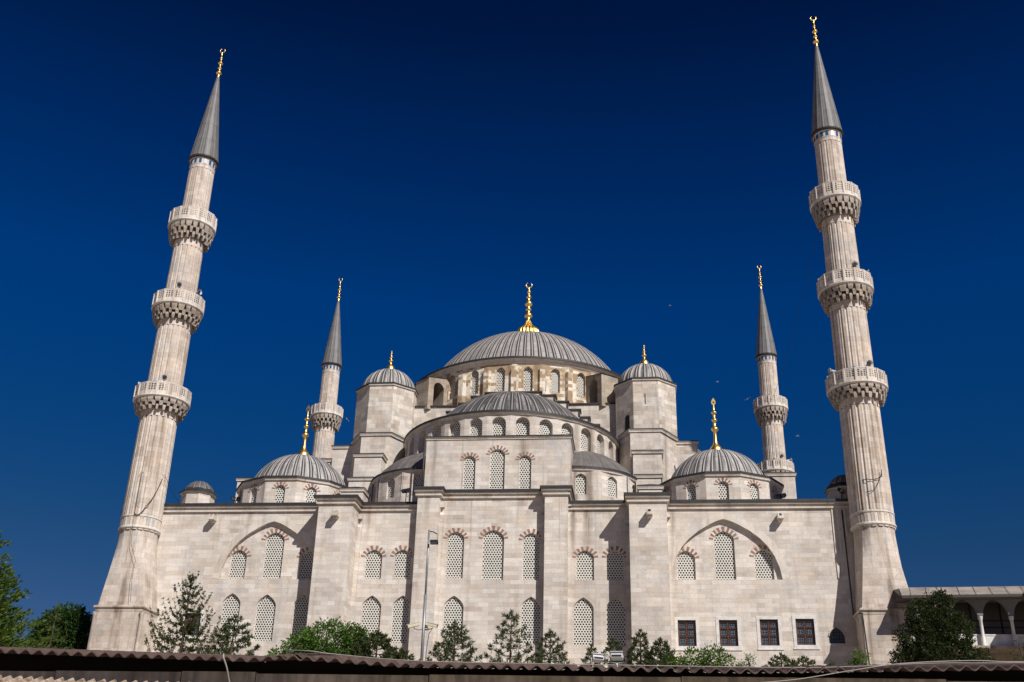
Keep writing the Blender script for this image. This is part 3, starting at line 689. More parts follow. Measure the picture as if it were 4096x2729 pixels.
for sg in (-1, 1):
    mir = (lambda L: L if sg > 0 else [(-x, y) for x, y in reversed(L)])
    step(mir([(10.55, 9.0), (13.15, 9.0), (14.6, 11.5), (14.6, 15), (9.6, 15), (9.6, 11.0)]), 23.3, 32.5, 0.05)
    step(mir([(10.75, 7.4), (13.15, 7.4), (13.15, 9.2), (10.75, 9.2)]), 23.3, 30.0, 0.22)
    step(mir([(10.95, 5.6), (12.98, 5.6), (12.98, 7.6), (10.95, 7.6)]), 23.3, 27.3, 0.15)
    step(mir([(11.15, 3.6), (12.98, 3.6), (12.98, 5.75), (11.15, 5.75)]), 23.3, 25.75, 0.45)
    # upper side walls stepping out from the turrets
    step(mir([(13.4, 11.45), (16.35, 11.45), (16.35, 17), (13.4, 17)]), 23.3, 32.2, 0.3)
    step(mir([(16.55, 11.6), (18.9, 11.6), (18.9, 17), (16.55, 17)]), 23.3, 31.0, 0.2)
    step(mir([(16.2, 13.1), (24.75 if sg > 0 else 25.6, 13.1), (24.75 if sg > 0 else 25.6, 20.0), (16.2, 20.0)]), 23.3, 29.75, 0.1)
    cx, cy, rc, ze = (-27.2, 8.6, 1.3, 26.75) if sg < 0 else (26.75, 2.3, 1.22, 24.75)
    b = MB(); b.lathe([(rc/math.cos(pi/8), 22.5), (rc/math.cos(pi/8), ze-0.05)], 8, (cx, cy, 0), pi/8, 0, False); part(b, 'stair_turret', STONE)   # small stair cupolas at the corners
    eave(cx, cy, rc, rc+0.18, ze, 8, ph=pi/8, drop=0.15, thick=0.12, inner=rc-0.1)
    cap(cx, cy, rc-0.05, ze+0.12, ze+1.25, 16, 0.06, LEAD_HALF, 10, 'scallop')

# ================================================================== minarets
def minaret_parts(root, ox):
    def pb(mb, name, mats, parent=None): return mb.build(name, mats, root if parent is None else parent)
    O = 9.0                                               # local z = world z - 9
    Z = lambda z: z-O
    hb = 1.8
    b = MB(); b.prism([(ox-hb, -hb), (ox+hb, -hb), (ox+hb, hb), (ox-hb, hb)], 0, Z(14.75))
    for sx in (-1, 1):
        for sy in (-1, 1): b.lathe([(0.14, 0), (0.14, Z(14.2)), (0.2, Z(14.35)), (0.2, Z(14.5))], 8, (ox+sx*hb, sy*hb, 0))
    for (d0, z0, d1, z1) in ((0.02, 14.55, 0.06, 14.75), (0.10, 14.75, 0.16, 14.82), (0.16, 14.82, 0.16, 14.92), (0.16, 14.92, -0.05, 15.02)):
        q0, q1 = hb+d0, hb+d1; c0 = [(ox-q0, -q0), (ox+q0, -q0), (ox+q0, q0), (ox-q0, q0)]; c1 = [(ox-q1, -q1), (ox+q1, -q1), (ox+q1, q1), (ox-q1, q1)]
        for i in range(4): j = (i+1) % 4; b.poly([(*c0[i], Z(z0)), (*c0[j], Z(z0)), (*c1[j], Z(z1)), (*c1[i], Z(z1))])
    pb(b, 'pedestal', STONE_MIN)
    # flaring foot: square below, sixteen-sided above
    b = MB(); n = 16; rows = []
    for i in range(9):
        t = i/8; z = 15.02+(20.85-15.02)*t; e = min(1, t*1.08); e = 1-(1-e)**1.15; ring = []
        for j in range(n):
            a = 2*pi*(j+0.0)/n; sq = 1/max(abs(math.sin(a)), abs(math.cos(a)))
            r = (hb-0.06)*sq*(1-e)+1.44*e; ring.append((ox*(1-e)+r*math.sin(a), -r*math.cos(a), Z(z)))
        rows.append(ring)
    for i in range(8):
        for j in range(n): k_ = (j+1) % n; b.poly([rows[i][j], rows[i][k_], rows[i+1][k_], rows[i+1][j]])
    pb(b, 'flared_foot', STONE_MIN)
    b = MB(); b.lathe([(1.44, Z(20.8)), (1.52, Z(20.88)), (1.60, Z(20.96)), (1.60, Z(21.06)), (1.51, Z(21.14)), (1.50, Z(21.8)), (1.56, Z(21.85)), (1.56, Z(21.95)), (1.48, Z(22.0))], 32, smooth=False)
    pb(b, 'ring_moulding', MOULD)
    def fl(nf, depth): return lambda j: 1+(0.0 if j % 4 < 3 else -depth) if False else 1-(depth if j % 4 == 0 else 0.0)
    segs = [(22.0, 30.6, 1.51, 1.44, 20, 0.05), (32.7, 38.7, 1.39, 1.35, 20, 0.04), (41.1, 46.4, 1.29, 1.24, 20, 0.04), (49.3, 54.5, 1.12, 1.09, 16, 0.035)]
    for (z0, z1, ra, rb, nf, dp) in segs:
        b = MB(); zz = [(ra, Z(z0-1.2)), (ra, Z(z0+0.15)), (ra*0.6+rb*0.4, Z(z0*0.6+z1*0.4)), (rb, Z(z1-0.5))]
        b.lathe(zz, nf*4, smooth=False, rmod=lambda j: 1-(dp if j % 4 == 0 else 0.0)+(0.012 if j % 4 in (1, 3) else 0))
        b.lathe([(rb*1.02, Z(z1-0.5)), (rb*1.02, Z(z1+0.1))], 32, smooth=False)
        pb(b, 'shaft', STONE_MIN)
    def balcony(zs, zt, zb, rs, Rr):
        zs, zt, zb = Z(zs), Z(zt), Z(zb)
        b = MB(); b.lathe([(rs, zs-0.25), (Rr-0.06, zs-0.22), (Rr+0.04, zs-0.12), (Rr+0.04, zs), (Rr-0.1, zs+0.04), (rs*0.9, zs+0.04)], 32, smooth=False)
        slab = pb(b, 'balcony', MOULD)
        c = MB(); nt_ = 3; H = zs-0.22-zb
        c.lathe([(rs*1.0, zb-0.1), (rs*1.0, zb+H*0.72), (rs+(Rr-rs)*0.5, zs-0.24)], 32, smooth=False)
        for t in range(nt_):
            z0 = zb+H*t/nt_; z1 = zb+H*(t+1)/nt_; nb = 22; f1 = (0.68, 0.84, 0.97)[t]
            r0 = rs*0.97; r1 = rs+(Rr-0.05-rs)*f1
            for j in range(nb):
                a = 2*pi*(j+(0.5 if t % 2 else 0))/nb; ha = pi/nb*(0.44, 0.50, 0.78)[t]*random.uniform(0.75, 1.15)
                def p(r, da, z): return (r*math.sin(a+da), -r*math.cos(a+da), z)
                zl = z0-H*random.uniform(0.04, 0.20); rl = r1-(Rr-rs)*0.08
                top = [p(r0, -ha, z1), p(r1, -ha, z1), p(r1, ha, z1), p(r0, ha, z1)]
                mid = [p(r1, -ha, z0+(z1-z0)*0.40), p(r1, ha, z0+(z1-z0)*0.40)]
                low = [p(rl, -ha*0.7, zl), p(rl, ha*0.7, zl)]
                bk = [p(r0, -ha*0.6, z0+H*0.08), p(r0, ha*0.6, z0+H*0.08)]
                c.poly(top); c.poly([mid[0], mid[1], top[2], top[1]]); c.poly([low[0], low[1], mid[1], mid[0]])
                c.poly([bk[0], low[0], mid[0], top[1], top[0]]); c.poly([bk[1], top[3], top[2], mid[1], low[1]]); c.poly([bk[0], bk[1], low[1], low[0]])
        pb(c, 'muqarnas_corbel', CORBEL_STONE, slab)
        r_ = MB(); n = 16; hw = (Rr-0.06)*math.tan(pi/n)
        for j in range(n):
            th = 2*pi*j/n; P = frame_at((Rr-0.06)*math.sin(th), -(Rr-0.06)*math.cos(th), th)
            holes = []
            nx, nz = 3, 4; u0, u1 = -hw+0.10, hw-0.10; v0, v1 = zs+0.30, zt-0.10
            for ix in range(nx):
                for iz in range(nz):
                    cu = u0+(u1-u0)*(ix+0.5)/nx; cv = v0+(v1-v0)*(iz+0.5)/nz; rx = (u1-u0)/nx*0.42; rz = (v1-v0)/nz*0.42
                    holes.append([(cu+rx*math.cos(2*pi*q/6+0.3), cv+rz*math.sin(2*pi*q/6+0.3)) for q in range(6)])
            r_.panel(P, rect(-hw, hw, zs+0.03, zt), holes, 0.07)
            r_.poly([P(-hw, zs, 0.08), P(-hw, zt, 0.08), P(-hw, zt, 0), P(-hw, zs, 0)])
            th2 = th+pi/n; ra = (Rr-0.06)/math.cos(pi/n); Q = frame_at(ra*math.sin(th2), -ra*math.cos(th2), th2)
            q = [Q(-0.06, 0, 0.06), Q(-0.06, 0, -0.06), Q(0.06, 0, -0.06), Q(0.06, 0, 0.06)]
            r_.prism([(v.x, v.y) for v in q], zs, zt+0.03)
        r_.lathe([(Rr-0.15, zt-0.02), (Rr+0.0, zt-0.02), (Rr+0.0, zt+0.05), (Rr-0.15, zt+0.05)], 16, ph=pi/16, smooth=False)
        pb(r_, 'railing', TRACERY, slab)
        d = MB(); P = frame_at(0, 0, 0); rsx = rs
        th = R(-12); P = frame_at(rsx*0.985*math.sin(th), -rsx*0.985*math.cos(th), th); h = arch(0, 0.62, zs, zt+0.42, 8, 0.3, 0.1); d.poly([P(u, v, -0.03) for u, v in h])
        d.poly([P(-0.31, zs, -0.03), P(-0.31, zs, 0.2), P(-0.31, zt+0.1, 0.2), P(-0.31, zt+0.1, -0.03)])
        pb(d, 'door', DARK, slab)
        return slab
    balcony(31.7, 32.7, 30.6, 1.42, 2.22); balcony(40.1, 41.15, 38.75, 1.33, 2.11); balcony(48.16, 49.3, 46.6, 1.22, 2.01)
    for (zt, rs, ang) in ((33.15, 1.40, 22), (33.15, 1.40, -75), (41.65, 1.29, 18), (41.65, 1.29, 78)):
        th = R(ang); d = Vector((math.sin(th), -math.cos(th), 0)); o = d*rs+Vector((0, 0, Z(zt)))
        b = MB(); b.tube([o-Vector((0, 0, 0.5)), o-Vector((0, 0, 0.5))+d*0.35, o+d*0.35], 0.03, 5); 
        ax = d; s1 = Vector((0, 0, 1)); s2 = ax.cross(s1); prev = None
        for (r, q) in ((0.07, 0.15), (0.09, 0.35), (0.13, 0.5), (0.24, 0.68)):
            ring = [o+ax*q+(s1*math.cos(2*pi*i/12)+s2*math.sin(2*pi*i/12))*r for i in range(12)]
            if prev:
                for i in range(12): b.poly([prev[i], prev[(i+1) % 12], ring[(i+1) % 12], ring[i]], 0, smooth=True)
            else: b.poly(ring)
            prev = ring
        b.poly([q-ax*0.12 for q in prev], 1)
        pb(b, 'loudspeaker', [GREYMETAL, DARK])
    t = MB(); t.lathe([(1.11, Z(54.3)), (1.14, Z(54.35)), (1.14, Z(54.95)), (1.2, Z(55.0))], 32, smooth=False)
    for j in range(16):
        th = 2*pi*(j+0.5)/16; P = frame_at(1.14*math.sin(th), -1.14*math.cos(th), th); h = arch(0, 0.24, Z(54.42), Z(54.9), 8, 0.1)
        t.poly([P(u, v, -0.012) for u, v in h], 1)
    pb(t, 'tile_band', [STONE_MIN, BLUE])
    b = MB(); b.lathe([(1.14, Z(54.98)), (1.27, Z(55.02)), (1.34, Z(55.06)), (1.36, Z(55.16)), (1.27, Z(55.25))], 32, smooth=False, m=1)
    prof = [(1.27-(1.27-0.13)*i/12, Z(55.25+(64.8-55.25)*i/12)) for i in range(13)]
    b.lathe(prof, 64, smooth=False, rmod=lambda j: 1.03 if j % 4 == 0 else 1.0, uvk=18)
    sp = pb(b, 'spire', [LEAD_SPIRE, LEAD_DARK])
    mf = [(0.15, 0.0), (0.12, 0.06)]+ball(0.15, 0.27, 0.04, 0.11)+[(0.10, 0.26)]+ball(0.32, 0.19, 0.025, 0.09)+[(0.085, 0.42)]+ball(0.485, 0.24, 0.035, 0.08)+[(0.07, 0.62)]+ball(0.67, 0.13, 0.025, 0.06)+[(0.05, 0.80), (0.045, 0.86)]
    finial(0, 0, Z(64.75), Z(68.2), mf, GOLD, sp, origin=(0, 0, 0), seg=12)
root = empty('minaret', (27.83, -0.9, 9.0), 'nearer three-balcony minaret at the right corner, beside the arcaded gallery', 'minaret', 'minarets of the mosque')
minaret_parts(root, 0.0)
root2 = empty('minaret', (-27.42, -0.9, 9.0), 'nearer three-balcony minaret at the left corner, behind the sparse spruce', 'minaret', 'minarets of the mosque')
minaret_parts(root2, 0.36)
for (x, y, lab) in ((-27.85, 45.6, 'slender far minaret rising behind the left corner dome'),
                    (27.5, 45.6, 'slender far minaret behind the right corner dome, two balconies in view')):
    c = instance_copy(root); c.location = (x, y, 9.0); c['label'] = lab

# ================================================================== gallery at the right
GAL = empty('arcaded_gallery', (31, -3.0, 9.1), 'stone gallery with pointed arches and sloping lead roof beside right minaret', 'gallery')
GO = (31, -3.0, 9.1)
def gp(mb, name, mats, parent=None): return mb.build(name, mats, GAL if parent is None else parent, GO)
X1 = 54.0
b = MB()
b.poly([(28.35, -4.6, 15.45), (X1, -4.6, 15.85), (X1, -1.6, 16.95), (28.75, -2.3, 16.45)], 0, [(0, 0), (26, 0), (26, 3), (0, 3)])
b.poly([(28.35, -4.6, 15.27), (28.3, -2.5, 16.25), (28.75, -2.3, 16.45), (28.35, -4.6, 15.45)], 1)
b.poly([(28.35, -4.6, 15.27), (X1, -4.6, 15.67), (X1, -4.6, 15.85), (28.35, -4.6, 15.45)], 1)
b.poly([(28.35, -4.6, 15.27), (28.35, -2.5, 15.35), (X1, -2.5, 15.6), (X1, -4.6, 15.67)], 2)
for i in range(24):
    x = 29.2+i*1.05; b.tube([(x-0.25, -4.62, 15.47+(x-28.35)*0.0156), (x+0.3, -2.2, 16.5+(x-28.7)*0.0198)], 0.02, 4, 0)
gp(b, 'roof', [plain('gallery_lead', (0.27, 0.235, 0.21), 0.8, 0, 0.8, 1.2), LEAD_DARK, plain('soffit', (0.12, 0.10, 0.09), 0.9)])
# arcade screen with arches, columns under it
PG = frame_at(0, -3.78); w = MB(); holes = []; cols = []
for i in range(12):
    c = 30.48+i*1.97; holes.append(arch(c, 1.62, 14.28, 15.42, 14, 1.10, 0.18)); cols.append(c-0.985)
out = [(29.0, 14.28)]
for c in [30.48+i*1.97 for i in range(12)]:
    A = arch(c, 1.62, 14.28, 15.40, 14, 1.10, 0.18)[2:]
    out += A[::-1]
out += [(X1, 14.28), (X1, 15.62), (29.0, 15.36)]
w.panel(PG, out[::-1] if False else out, [], 0.2)
PG2 = frame_at(0, -3.52)
w.panel(lambda u, v, d: PG2(u, v, d), out, [], 0.2)
for c in [30.48+i*1.97 for i in range(12)]:
    A = arch(c, 1.62, 14.28, 15.40, 14, 1.10, 0.18)[2:]
    for i in range(len(A)-1): w.poly([(A[i][0], -3.78, A[i][1]), (A[i][0], -3.52, A[i][1]), (A[i+1][0], -3.52, A[i+1][1]), (A[i+1][0], -3.78, A[i+1][1])])
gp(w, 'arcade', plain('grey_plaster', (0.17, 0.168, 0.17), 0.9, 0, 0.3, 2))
for c in cols+[cols[-1]+1.97]:
    b = MB(); b.lathe([(0.17, 12.3), (0.17, 12.45), (0.115, 12.5), (0.105, 14.0), (0.13, 14.03), (0.17, 14.27)], 14, (c, -3.65, 0)); gp(b, 'column', WHITE)
b = MB(); b.box(29.0, X1, -3.40, -3.2, 12.345, 13.06); b.box(29.0, X1, -3.44, -3.16, 13.06, 13.14); gp(b, 'parapet', WHITE)
b = MB(); b.box(28.6, X1, -1.7, 1.0, 9.0, 12.2); b.box(28.6, X1, -3.9, -1.5, 12.2, 12.34)
for i in range(10): b.box(31.6+i*2.0, 32.0+i*2.0, -4.0, -3.6, 11.95, 12.197)
gp(b, 'lower_wall', STONE_DIRTY)
b = MB(); b.box(36.3, X1, -8.2, -4.4, 15.55, 15.85); gp(b, 'canopy', LEAD_ROOF)
b = MB(); b.box(29.0, X1, -1.62, -1.5, 12.3, 16.2); gp(b, 'glazing', plain('dark_gallery_glass', (0.05, 0.048, 0.035), 0.35, 0, 0.5, 1.0, 0.5))
b = MB()
for i in range(13): b.box(29.45+i*1.97, 29.53+i*1.97, -1.7, -1.62, 12.3, 15.5)
for z in (13.9, 14.35): b.box(29.0, X1, -1.69, -1.63, z-0.03, z+0.03)
gp(b, 'glazing_bars', DARK)

# ================================================================== roof floodlights and cables
def floodlight(x, y, z, yaw, label, mast=0.7, arm=0.0, tilt=35):
    o = empty('floodlight', (x, y, z), label, 'floodlight', 'floodlights on the mosque roof', yaw)
    b = MB(); b.tube([(0, 0, 0), (0, 0, mast)], 0.035, 6); b.tube([(-0.3, 0, mast), (0.3, 0, mast)], 0.03, 6); b.tube([(0, 0, 0.02), (0.25, 0.2, 0.02)], 0.03, 5)
    if arm: b.tube([(0, 0, mast), (arm, -0.1, mast-0.1), (0.1, 0, mast-0.35)], 0.025, 5)
    b.build('bracket', IRON, o)
    for s_ in (-0.22, 0.22):
        M = Matrix.Translation((s_, -0.05, mast+0.16)) @ Matrix.Rotation(R(tilt), 4, 'X')
        h = MB(); h.box(-0.17, 0.17, -0.11, 0.11, -0.13, 0.13, 0, M); h.box(-0.15, 0.15, -0.125, -0.111, -0.11, 0.11, 1, M); h.box(-0.08, 0.08, 0.11, 0.18, -0.08, 0.08, 0, M)
        h.build('lamp_head', [BLACK, GLASS], o)
floodlight(-22.2, 4.6, 23.45, 0.6, 'pair of dark floodlights at the left edge of the left corner dome', 1.6)
floodlight(-6.9, 0.6, 23.4, -0.5, 'dark floodlights on a bracket left of the central wall block', 1.0, 1.3)
floodlight(22.3, 4.6, 23.45, -0.6, 'pair of floodlights at the right edge of the right corner dome', 1.5)
floodlight(26.0, 3.4, 23.4, 0.2, 'cluster of small floodlights in front of the right stair cupola', 0.5)
floodlight(26.15, 0.7, 23.4, 0.9, 'floodlight clamped beside the right minaret shaft at the roof edge', 0.75)
def cable(name, pts, r, mat, label, sag=0.0, group='cables strung on the mosque', n=10):
    path = []
    for i in range(len(pts)-1):
        a, c = Vector(pts[i]), Vector(pts[i+1])
        for k_ in range(n):
            t = k_/n; p = a.lerp(c, t); p.z -= sag*4*t*(1-t); path.append(p)
    path.append(Vector(pts[-1])); b = MB(); b.tube(path, r, 5)
    o = b.build(name, mat); tag(o, label, 'cable', group); return o
mx, my = -27.42, -0.9
cable('cable', [(mx+0.1, my-1.56, 25.2), (mx+0.2, my-1.72, 21.3), (mx+0.32, my-1.72, 19.6), (mx+0.95, my-1.78, 18.3), (mx+1.0, my-1.95, 17.0), (mx+1.25, my-2.1, 15.2)], 0.014, BLACK, 'black cable running down the left minaret foot', 0.0)
cable('cable', [(mx+0.1, my-1.60, 22.0), (mx+0.9, my-1.5, 22.6), (mx+1.5, my-0.75, 25.0)], 0.03, BLACK, 'thick black cable looping round the left minaret above its ring', 0.35)
cable('cable', [(mx-1.55, my-0.6, 22.2), (mx+0.05, my-1.58, 25.3), (mx+1.5, my-0.5, 25.4), (-25.0, 0.3, 23.5)], 0.018, BLACK, 'thin cable from the left minaret down to the roof edge', 0.15)
cable('cable', [(26.5, -1.4, 24.6), (27.4, -2.5, 24.2), (28.5, -2.45, 24.4), (28.55, -2.42, 24.9)], 0.028, BLACK, 'black cable swagged across the right minaret shaft', 0.12)
cable('cable', [(28.5, -2.45, 24.6), (27.6, -2.55, 23.3), (26.5, -1.6, 24.1)], 0.022, BLACK, 'lower swag of cable on the right minaret shaft', 0.3)
cable('cable', [(25.9, -0.1, 22.6), (25.95, -0.1, 15.0), (26.0, -2.9, 14.6), (26.1, -3.05, 10)], 0.05, LEAD_DARK, 'dark downpipe cable in the corner beside the right minaret')
cable('cable', [(27.4, 1.2, 50.0), (27.6, 43.5, 49.0)], 0.018, BLACK, 'hair-thin wire stretched between the two right minarets', 1.2, n=24)

# ================================================================== lamp pole and ground boxes
LP_ = empty('lamp_pole', (-3.02, -9, gz(-9)), 'tall grey pole with a floodlight on top and security cameras, before the wall', 'lamp pole'); PO = (-3.02, -9, gz(-9))
b = MB(); b.tube([(-3.02, -9, gz(-9)), (-3.02, -9, 14.5)], 0.10, 10); b.tube([(-3.02, -9, 14.5), (-3.02, -9, 18.85)], 0.07, 10); b.build('pole', STEEL, LP_, PO)
b = MB(); b.tube([(-3.02, -9, 18.75), (-2.75, -9, 18.72), (-2.45, -9.1, 18.55)], 0.035, 6); b.tube([(-2.45, -9.1, 18.55), (-2.40, -9.15, 18.0)], 0.012, 5); M = Matrix.Translation((-2.6, -9.2, 17.95)) @ Matrix.Rotation(R(-25), 4, 'X')
b.box(-0.26, 0.26, -0.16, 0.16, -0.07, 0.10, 0, M); b.box(-0.22, 0.22, -0.14, 0.14, -0.085, -0.071, 1, M); b.build('floodlight_head', [BLACK, GLASS], LP_, PO)
def cctv(x, y, z, yaw, pitch, ax):
    M = Matrix.Translation((x, y, z)) @ Matrix.Rotation(yaw, 4, 'Z') @ Matrix.Rotation(pitch, 4, 'Y')
    b = MB(); b.box(-0.36, 0.36, -0.11, 0.11, -0.09, 0.10, 0, M); b.box(-0.44, 0.40, -0.13, 0.13, 0.10, 0.125, 0, M); b.box(-0.375, -0.361, -0.07, 0.07, -0.06, 0.06, 1, M)
    b.tube([(ax, -9, z-0.25), ((x+ax)/2, -9.05, z-0.28), (x+0.05, y, z-0.2), (x+0.05, y, z-0.05)], 0.025, 5, 1); b.build('security_camera', [CREAM, BLACK], LP_, PO)
cctv(-3.67, -9.1, 12.50, 0.1, R(-14), -3.1); cctv(-2.45, -9.1, 12.52, pi-0.15, R(-12), -2.95); cctv(-2.85, -8.6, 12.5, 1.2, R(-8), -3.0)
b = MB(); b.tube([(-2.45, -9.05, 12.3), (-2.62, -9.05, 12.0), (-2.72, -9.03, 11.3), (-2.76, -9.03, 10.5), (-2.9, -9.0, 9.4)], 0.022, 5); b.build('camera_cable', BLACK, LP_, PO)
for (x, z, yaw, lab) in ((8.25, 10.36, 0.5, 'tilted pale grey floodlight housing in the shrubs, the left one'), (9.48, 10.50, -0.12, 'upright pale grey floodlight housing in the shrubs, the right one')):
    o = empty('ground_floodlight', (x, -10, z), lab, 'floodlight', 'floodlight housings in the shrubs', yaw)
    M = Matrix.Rotation(R(-18), 4, 'X'); b = MB()
    P = [(-0.36, -0.22, -0.14), (0.36, -0.22, -0.14), (0.36, 0.25, -0.14), (-0.36, 0.25, -0.14), (-0.36, -0.20, 0.20), (0.36, -0.20, 0.20), (0.36, 0.12, 0.24), (-0.36, 0.12, 0.24)]
    P = [M @ Vector(q) for q in P]
    for q in ((0, 3, 2, 1), (4, 5, 6, 7), (1, 2, 6, 5), (2, 3, 7, 6), (3, 0, 4, 7), (0, 1, 5, 4)): b.poly([P[i] for i in q])
    b.box(-0.40, 0.40, -0.30, -0.2, 0.19, 0.225, 0, M); b.build('housing', GREYMETAL, o)
    b = MB(); b.box(-0.31, 0.31, -0.235, -0.222, -0.11, 0.02, 0, M); b.build('lens', DARK, o)
    b = MB(); b.tube([(-0.4, 0, 0.05), (-0.4, 0, -0.35), (0, 0, -0.4), (0.4, 0, -0.35), (0.4, 0, 0.05)], 0.025, 5); b.tube([(0, 0, -0.4), (0, 0, gz(-10)-z)], 0.05, 6); b.build('stand', GREYMETAL, o)

# ================================================================== trees
def leaf(b, p, d, n_, L, W, m=0):
    """pointed leaf from p along d"""
    s_ = d.cross(n_)
    if s_.length < 1e-6: return
    s_.normalize(); b.poly([p, p+d*L*0.5+s_*W, p+d*L, p+d*L*0.5-s_*W], m, [(0, 0)]*4)
def rdir():
    z = random.uniform(-1, 1); a = random.uniform(0, 2*pi); r = math.sqrt(1-z*z); return Vector((r*math.cos(a), r*math.sin(a), z))
def broad(name, root_xy, blobs, n_cl, per, mat, label, cat='tree', ls=0.16, group=None, limb=0.05):
    x, y = root_xy; base = gz(y); o = empty(name, (x, y, base), label, cat, group); O = (x, y, base)
    f = MB(); cl = []
    tot = sum(bl[3]*bl[5] for bl in blobs)
    for (cx, cy, cz, rx, ry, rz) in blobs:
        for i in range(max(3, int(n_cl*rx*rz/tot))):
            d = rdir(); k_ = random.uniform(0.45, 1.0)**0.6*random.uniform(0.86, 1.08); c = Vector((cx+d.x*rx*k_, cy+d.y*ry*k_, cz+d.z*rz*k_)); cl.append(c)
            cs = random.uniform(0.7, 1.35)
            for j in range(per):
                q = rdir(); pos = c+Vector((q.x, q.y, q.z*0.75))*ls*2.0*cs*random.uniform(0.2, 1.0)
                ld = (q+d*0.8+Vector((0, 0, -0.25))+rdir()*0.5).normalized()
                leaf(f, pos, ld, (rdir()+Vector((0, 0, 0.6))).normalized(), ls*random.uniform(0.7, 1.3), ls*random.uniform(0.22, 0.34))
    t = MB(); top = max(bl[2]+bl[5]*0.5 for bl in blobs)
    t.tube([(x, y, base-0.2), (x+0.05, y, base+(top-base)*0.4), (x-0.05, y+0.05, top)], [limb*2.4, limb*1.7, limb*0.6], 7)
    for c in random.sample(cl, min(len(cl), 26)):
        s_ = Vector((x, y, base+(min(top, c.z)-base)*random.uniform(0.2, 0.6))); mid = s_.lerp(c, 0.5)+Vector((0, 0, 0.1)); t.tube([s_, mid, c], [limb*0.8, limb*0.5, limb*0.2], 5)
    t.build('trunk', BARK, o, O); f.build('crown', mat, o, O); return o
def tuft(f, p, d, L, n, W=0.016):
    for i in range(n):
        q = (d*random.uniform(0.3, 1.1)+rdir()*0.85).normalized(); leaf(f, p+d*random.uniform(-0.08, 0.08), q, rdir(), L*random.uniform(0.7, 1.15), W)
def pine(name, x, y, top, halfw, zvis, mat, label, levels=8, tl=0.22, dens=16, fill=1.2, group='pines growing before the facade', open_=1.0, lean=0.0, wN=0.016):
    base = gz(y); o = empty(name, (x, y, base), label, 'tree', group); O = (x, y, base)
    t = MB(); f = MB(); H = top-base; dens = int(dens*fill); wN *= 1.2
    t.tube([(x, y, base-0.2), (x+lean*0.4, y, base+H*0.5), (x+lean, y, top-0.1)], [0.09, 0.06, 0.018], 7)
    zlow = min(zvis, top-0.6); span = top-zlow
    tuft(f, Vector((x+lean, y, top-0.15)), Vector((0, 0, 1)), tl*1.1, dens*2, wN)
    for i in range(levels):
        q = (i+0.5)/levels; z = top-0.25-span*1.15*q; L = halfw*(0.15+0.95*q**0.8)
        nb = random.randint(4, 6); a0 = random.uniform(0, 2*pi)
        for j in range(nb):
            a = a0+2*pi*j/nb+random.uniform(-0.3, 0.3); l_ = L*random.uniform(0.65, 1.12); d = Vector((math.cos(a), math.sin(a), 0))
            s_ = Vector((x+lean*(z-base)/H, y, z)); mid = s_+d*l_*0.55+Vector((0, 0, 0.02*l_)); e = s_+d*l_+Vector((0, 0, 0.32*l_))
            t.tube([s_, mid, e], [0.024, 0.018, 0.009], 4)
            tuft(f, e, (e-mid).normalized(), tl, dens, wN)
            ns = max(1, int(l_/(0.24*open_)))
            for s in range(ns):
                u = 0.40+0.6*(s+random.random())/ns; p = s_.lerp(mid, u*2) if u < 0.5 else mid.lerp(e, u*2-1)
                sd = (d.cross(Vector((0, 0, 1)))*random.choice((-1, 1))+d*0.8+Vector((0, 0, 0.5))).normalized(); sl_ = random.uniform(0.10, 0.30)*min(1.6, l_+0.3)
                t.tube([p, p+sd*sl_], [0.010, 0.006], 3); tuft(f, p+sd*sl_, (sd+Vector((0, 0, 0.4))).normalized(), tl, dens, wN)
    t.build('trunk', BARK, o, O); f.build('crown', mat, o, O); return o
def spruce(name, x, y, top, halfw, zvis, mat, label, levels=13, tw=0.13, droop=0.35, dens=1.0, group='conifers growing before the facade', up_tip=0.35, keep=None, wN=0.02, full=False, tk=1.0, sidel=0.40):
    base = gz(y); o = empty(name, (x, y, base), label, 'tree', group); O = (x, y, base)
    t = MB(); f = MB(); span = top-zvis
    t.tube([(x, y, base-0.2), (x, y, base+(top-base)*0.6), (x, y, top)], [0.13*tk, 0.06*tk, 0.012], 7)
    for i in range(14): tuft(f, Vector((x, y, top-i*0.06)), Vector((0, 0, 1)), tw, 5, wN)
    for i in range(levels):
        q = (i+0.6)/levels; z = top-span*1.12*q; L = halfw*(0.10+0.92*q); nb = random.randint(5, 7) if not full else 11; a0 = random.uniform(0, 2*pi)
        for j in range(nb):
            a = a0+2*pi*j/nb+random.uniform(-0.35, 0.35); l_ = L*random.uniform(0.6, 1.15); d = Vector((math.cos(a), math.sin(a), 0)); path = []
            s_ = Vector((x, y, z+random.uniform(-0.1, 0.1)))
            for s in range(7): u = s/6; path.append(s_+d*l_*u+Vector((0, 0, -droop*l_*u*(1-u)*1.6+up_tip*l_*u*u*u)))
            t.tube(path, [0.022-0.0026*s for s in range(7)], 4)
            side = d.cross(Vector((0, 0, 1))); nn = int(max(5, l_/0.05)*dens)
            for s in range(nn):
                u = random.uniform(0.12, 1.0)*5.999; k_ = int(u); p = path[k_].lerp(path[k_+1], u-k_)
                tg = (path[k_+1]-path[k_]).normalized(); sd = side*random.choice((-1, 1)); ql = random.uniform(0.4, 1.0)*sidel*l_*(1-u/7.5)*0.75+0.05
                tip = p+(sd*0.75+tg*0.55).normalized()*ql+Vector((0, 0, -0.35*ql))
                for w_ in range(5+int(ql*24)):
                    v = random.random(); pos = p.lerp(tip, v); leaf(f, pos, (tg*0.6+rdir()).normalized(), rdir(), tw*random.uniform(0.7, 1.2), wN)
    t.build('trunk', BARK, o, O); f.build('crown', mat, o, O); return o
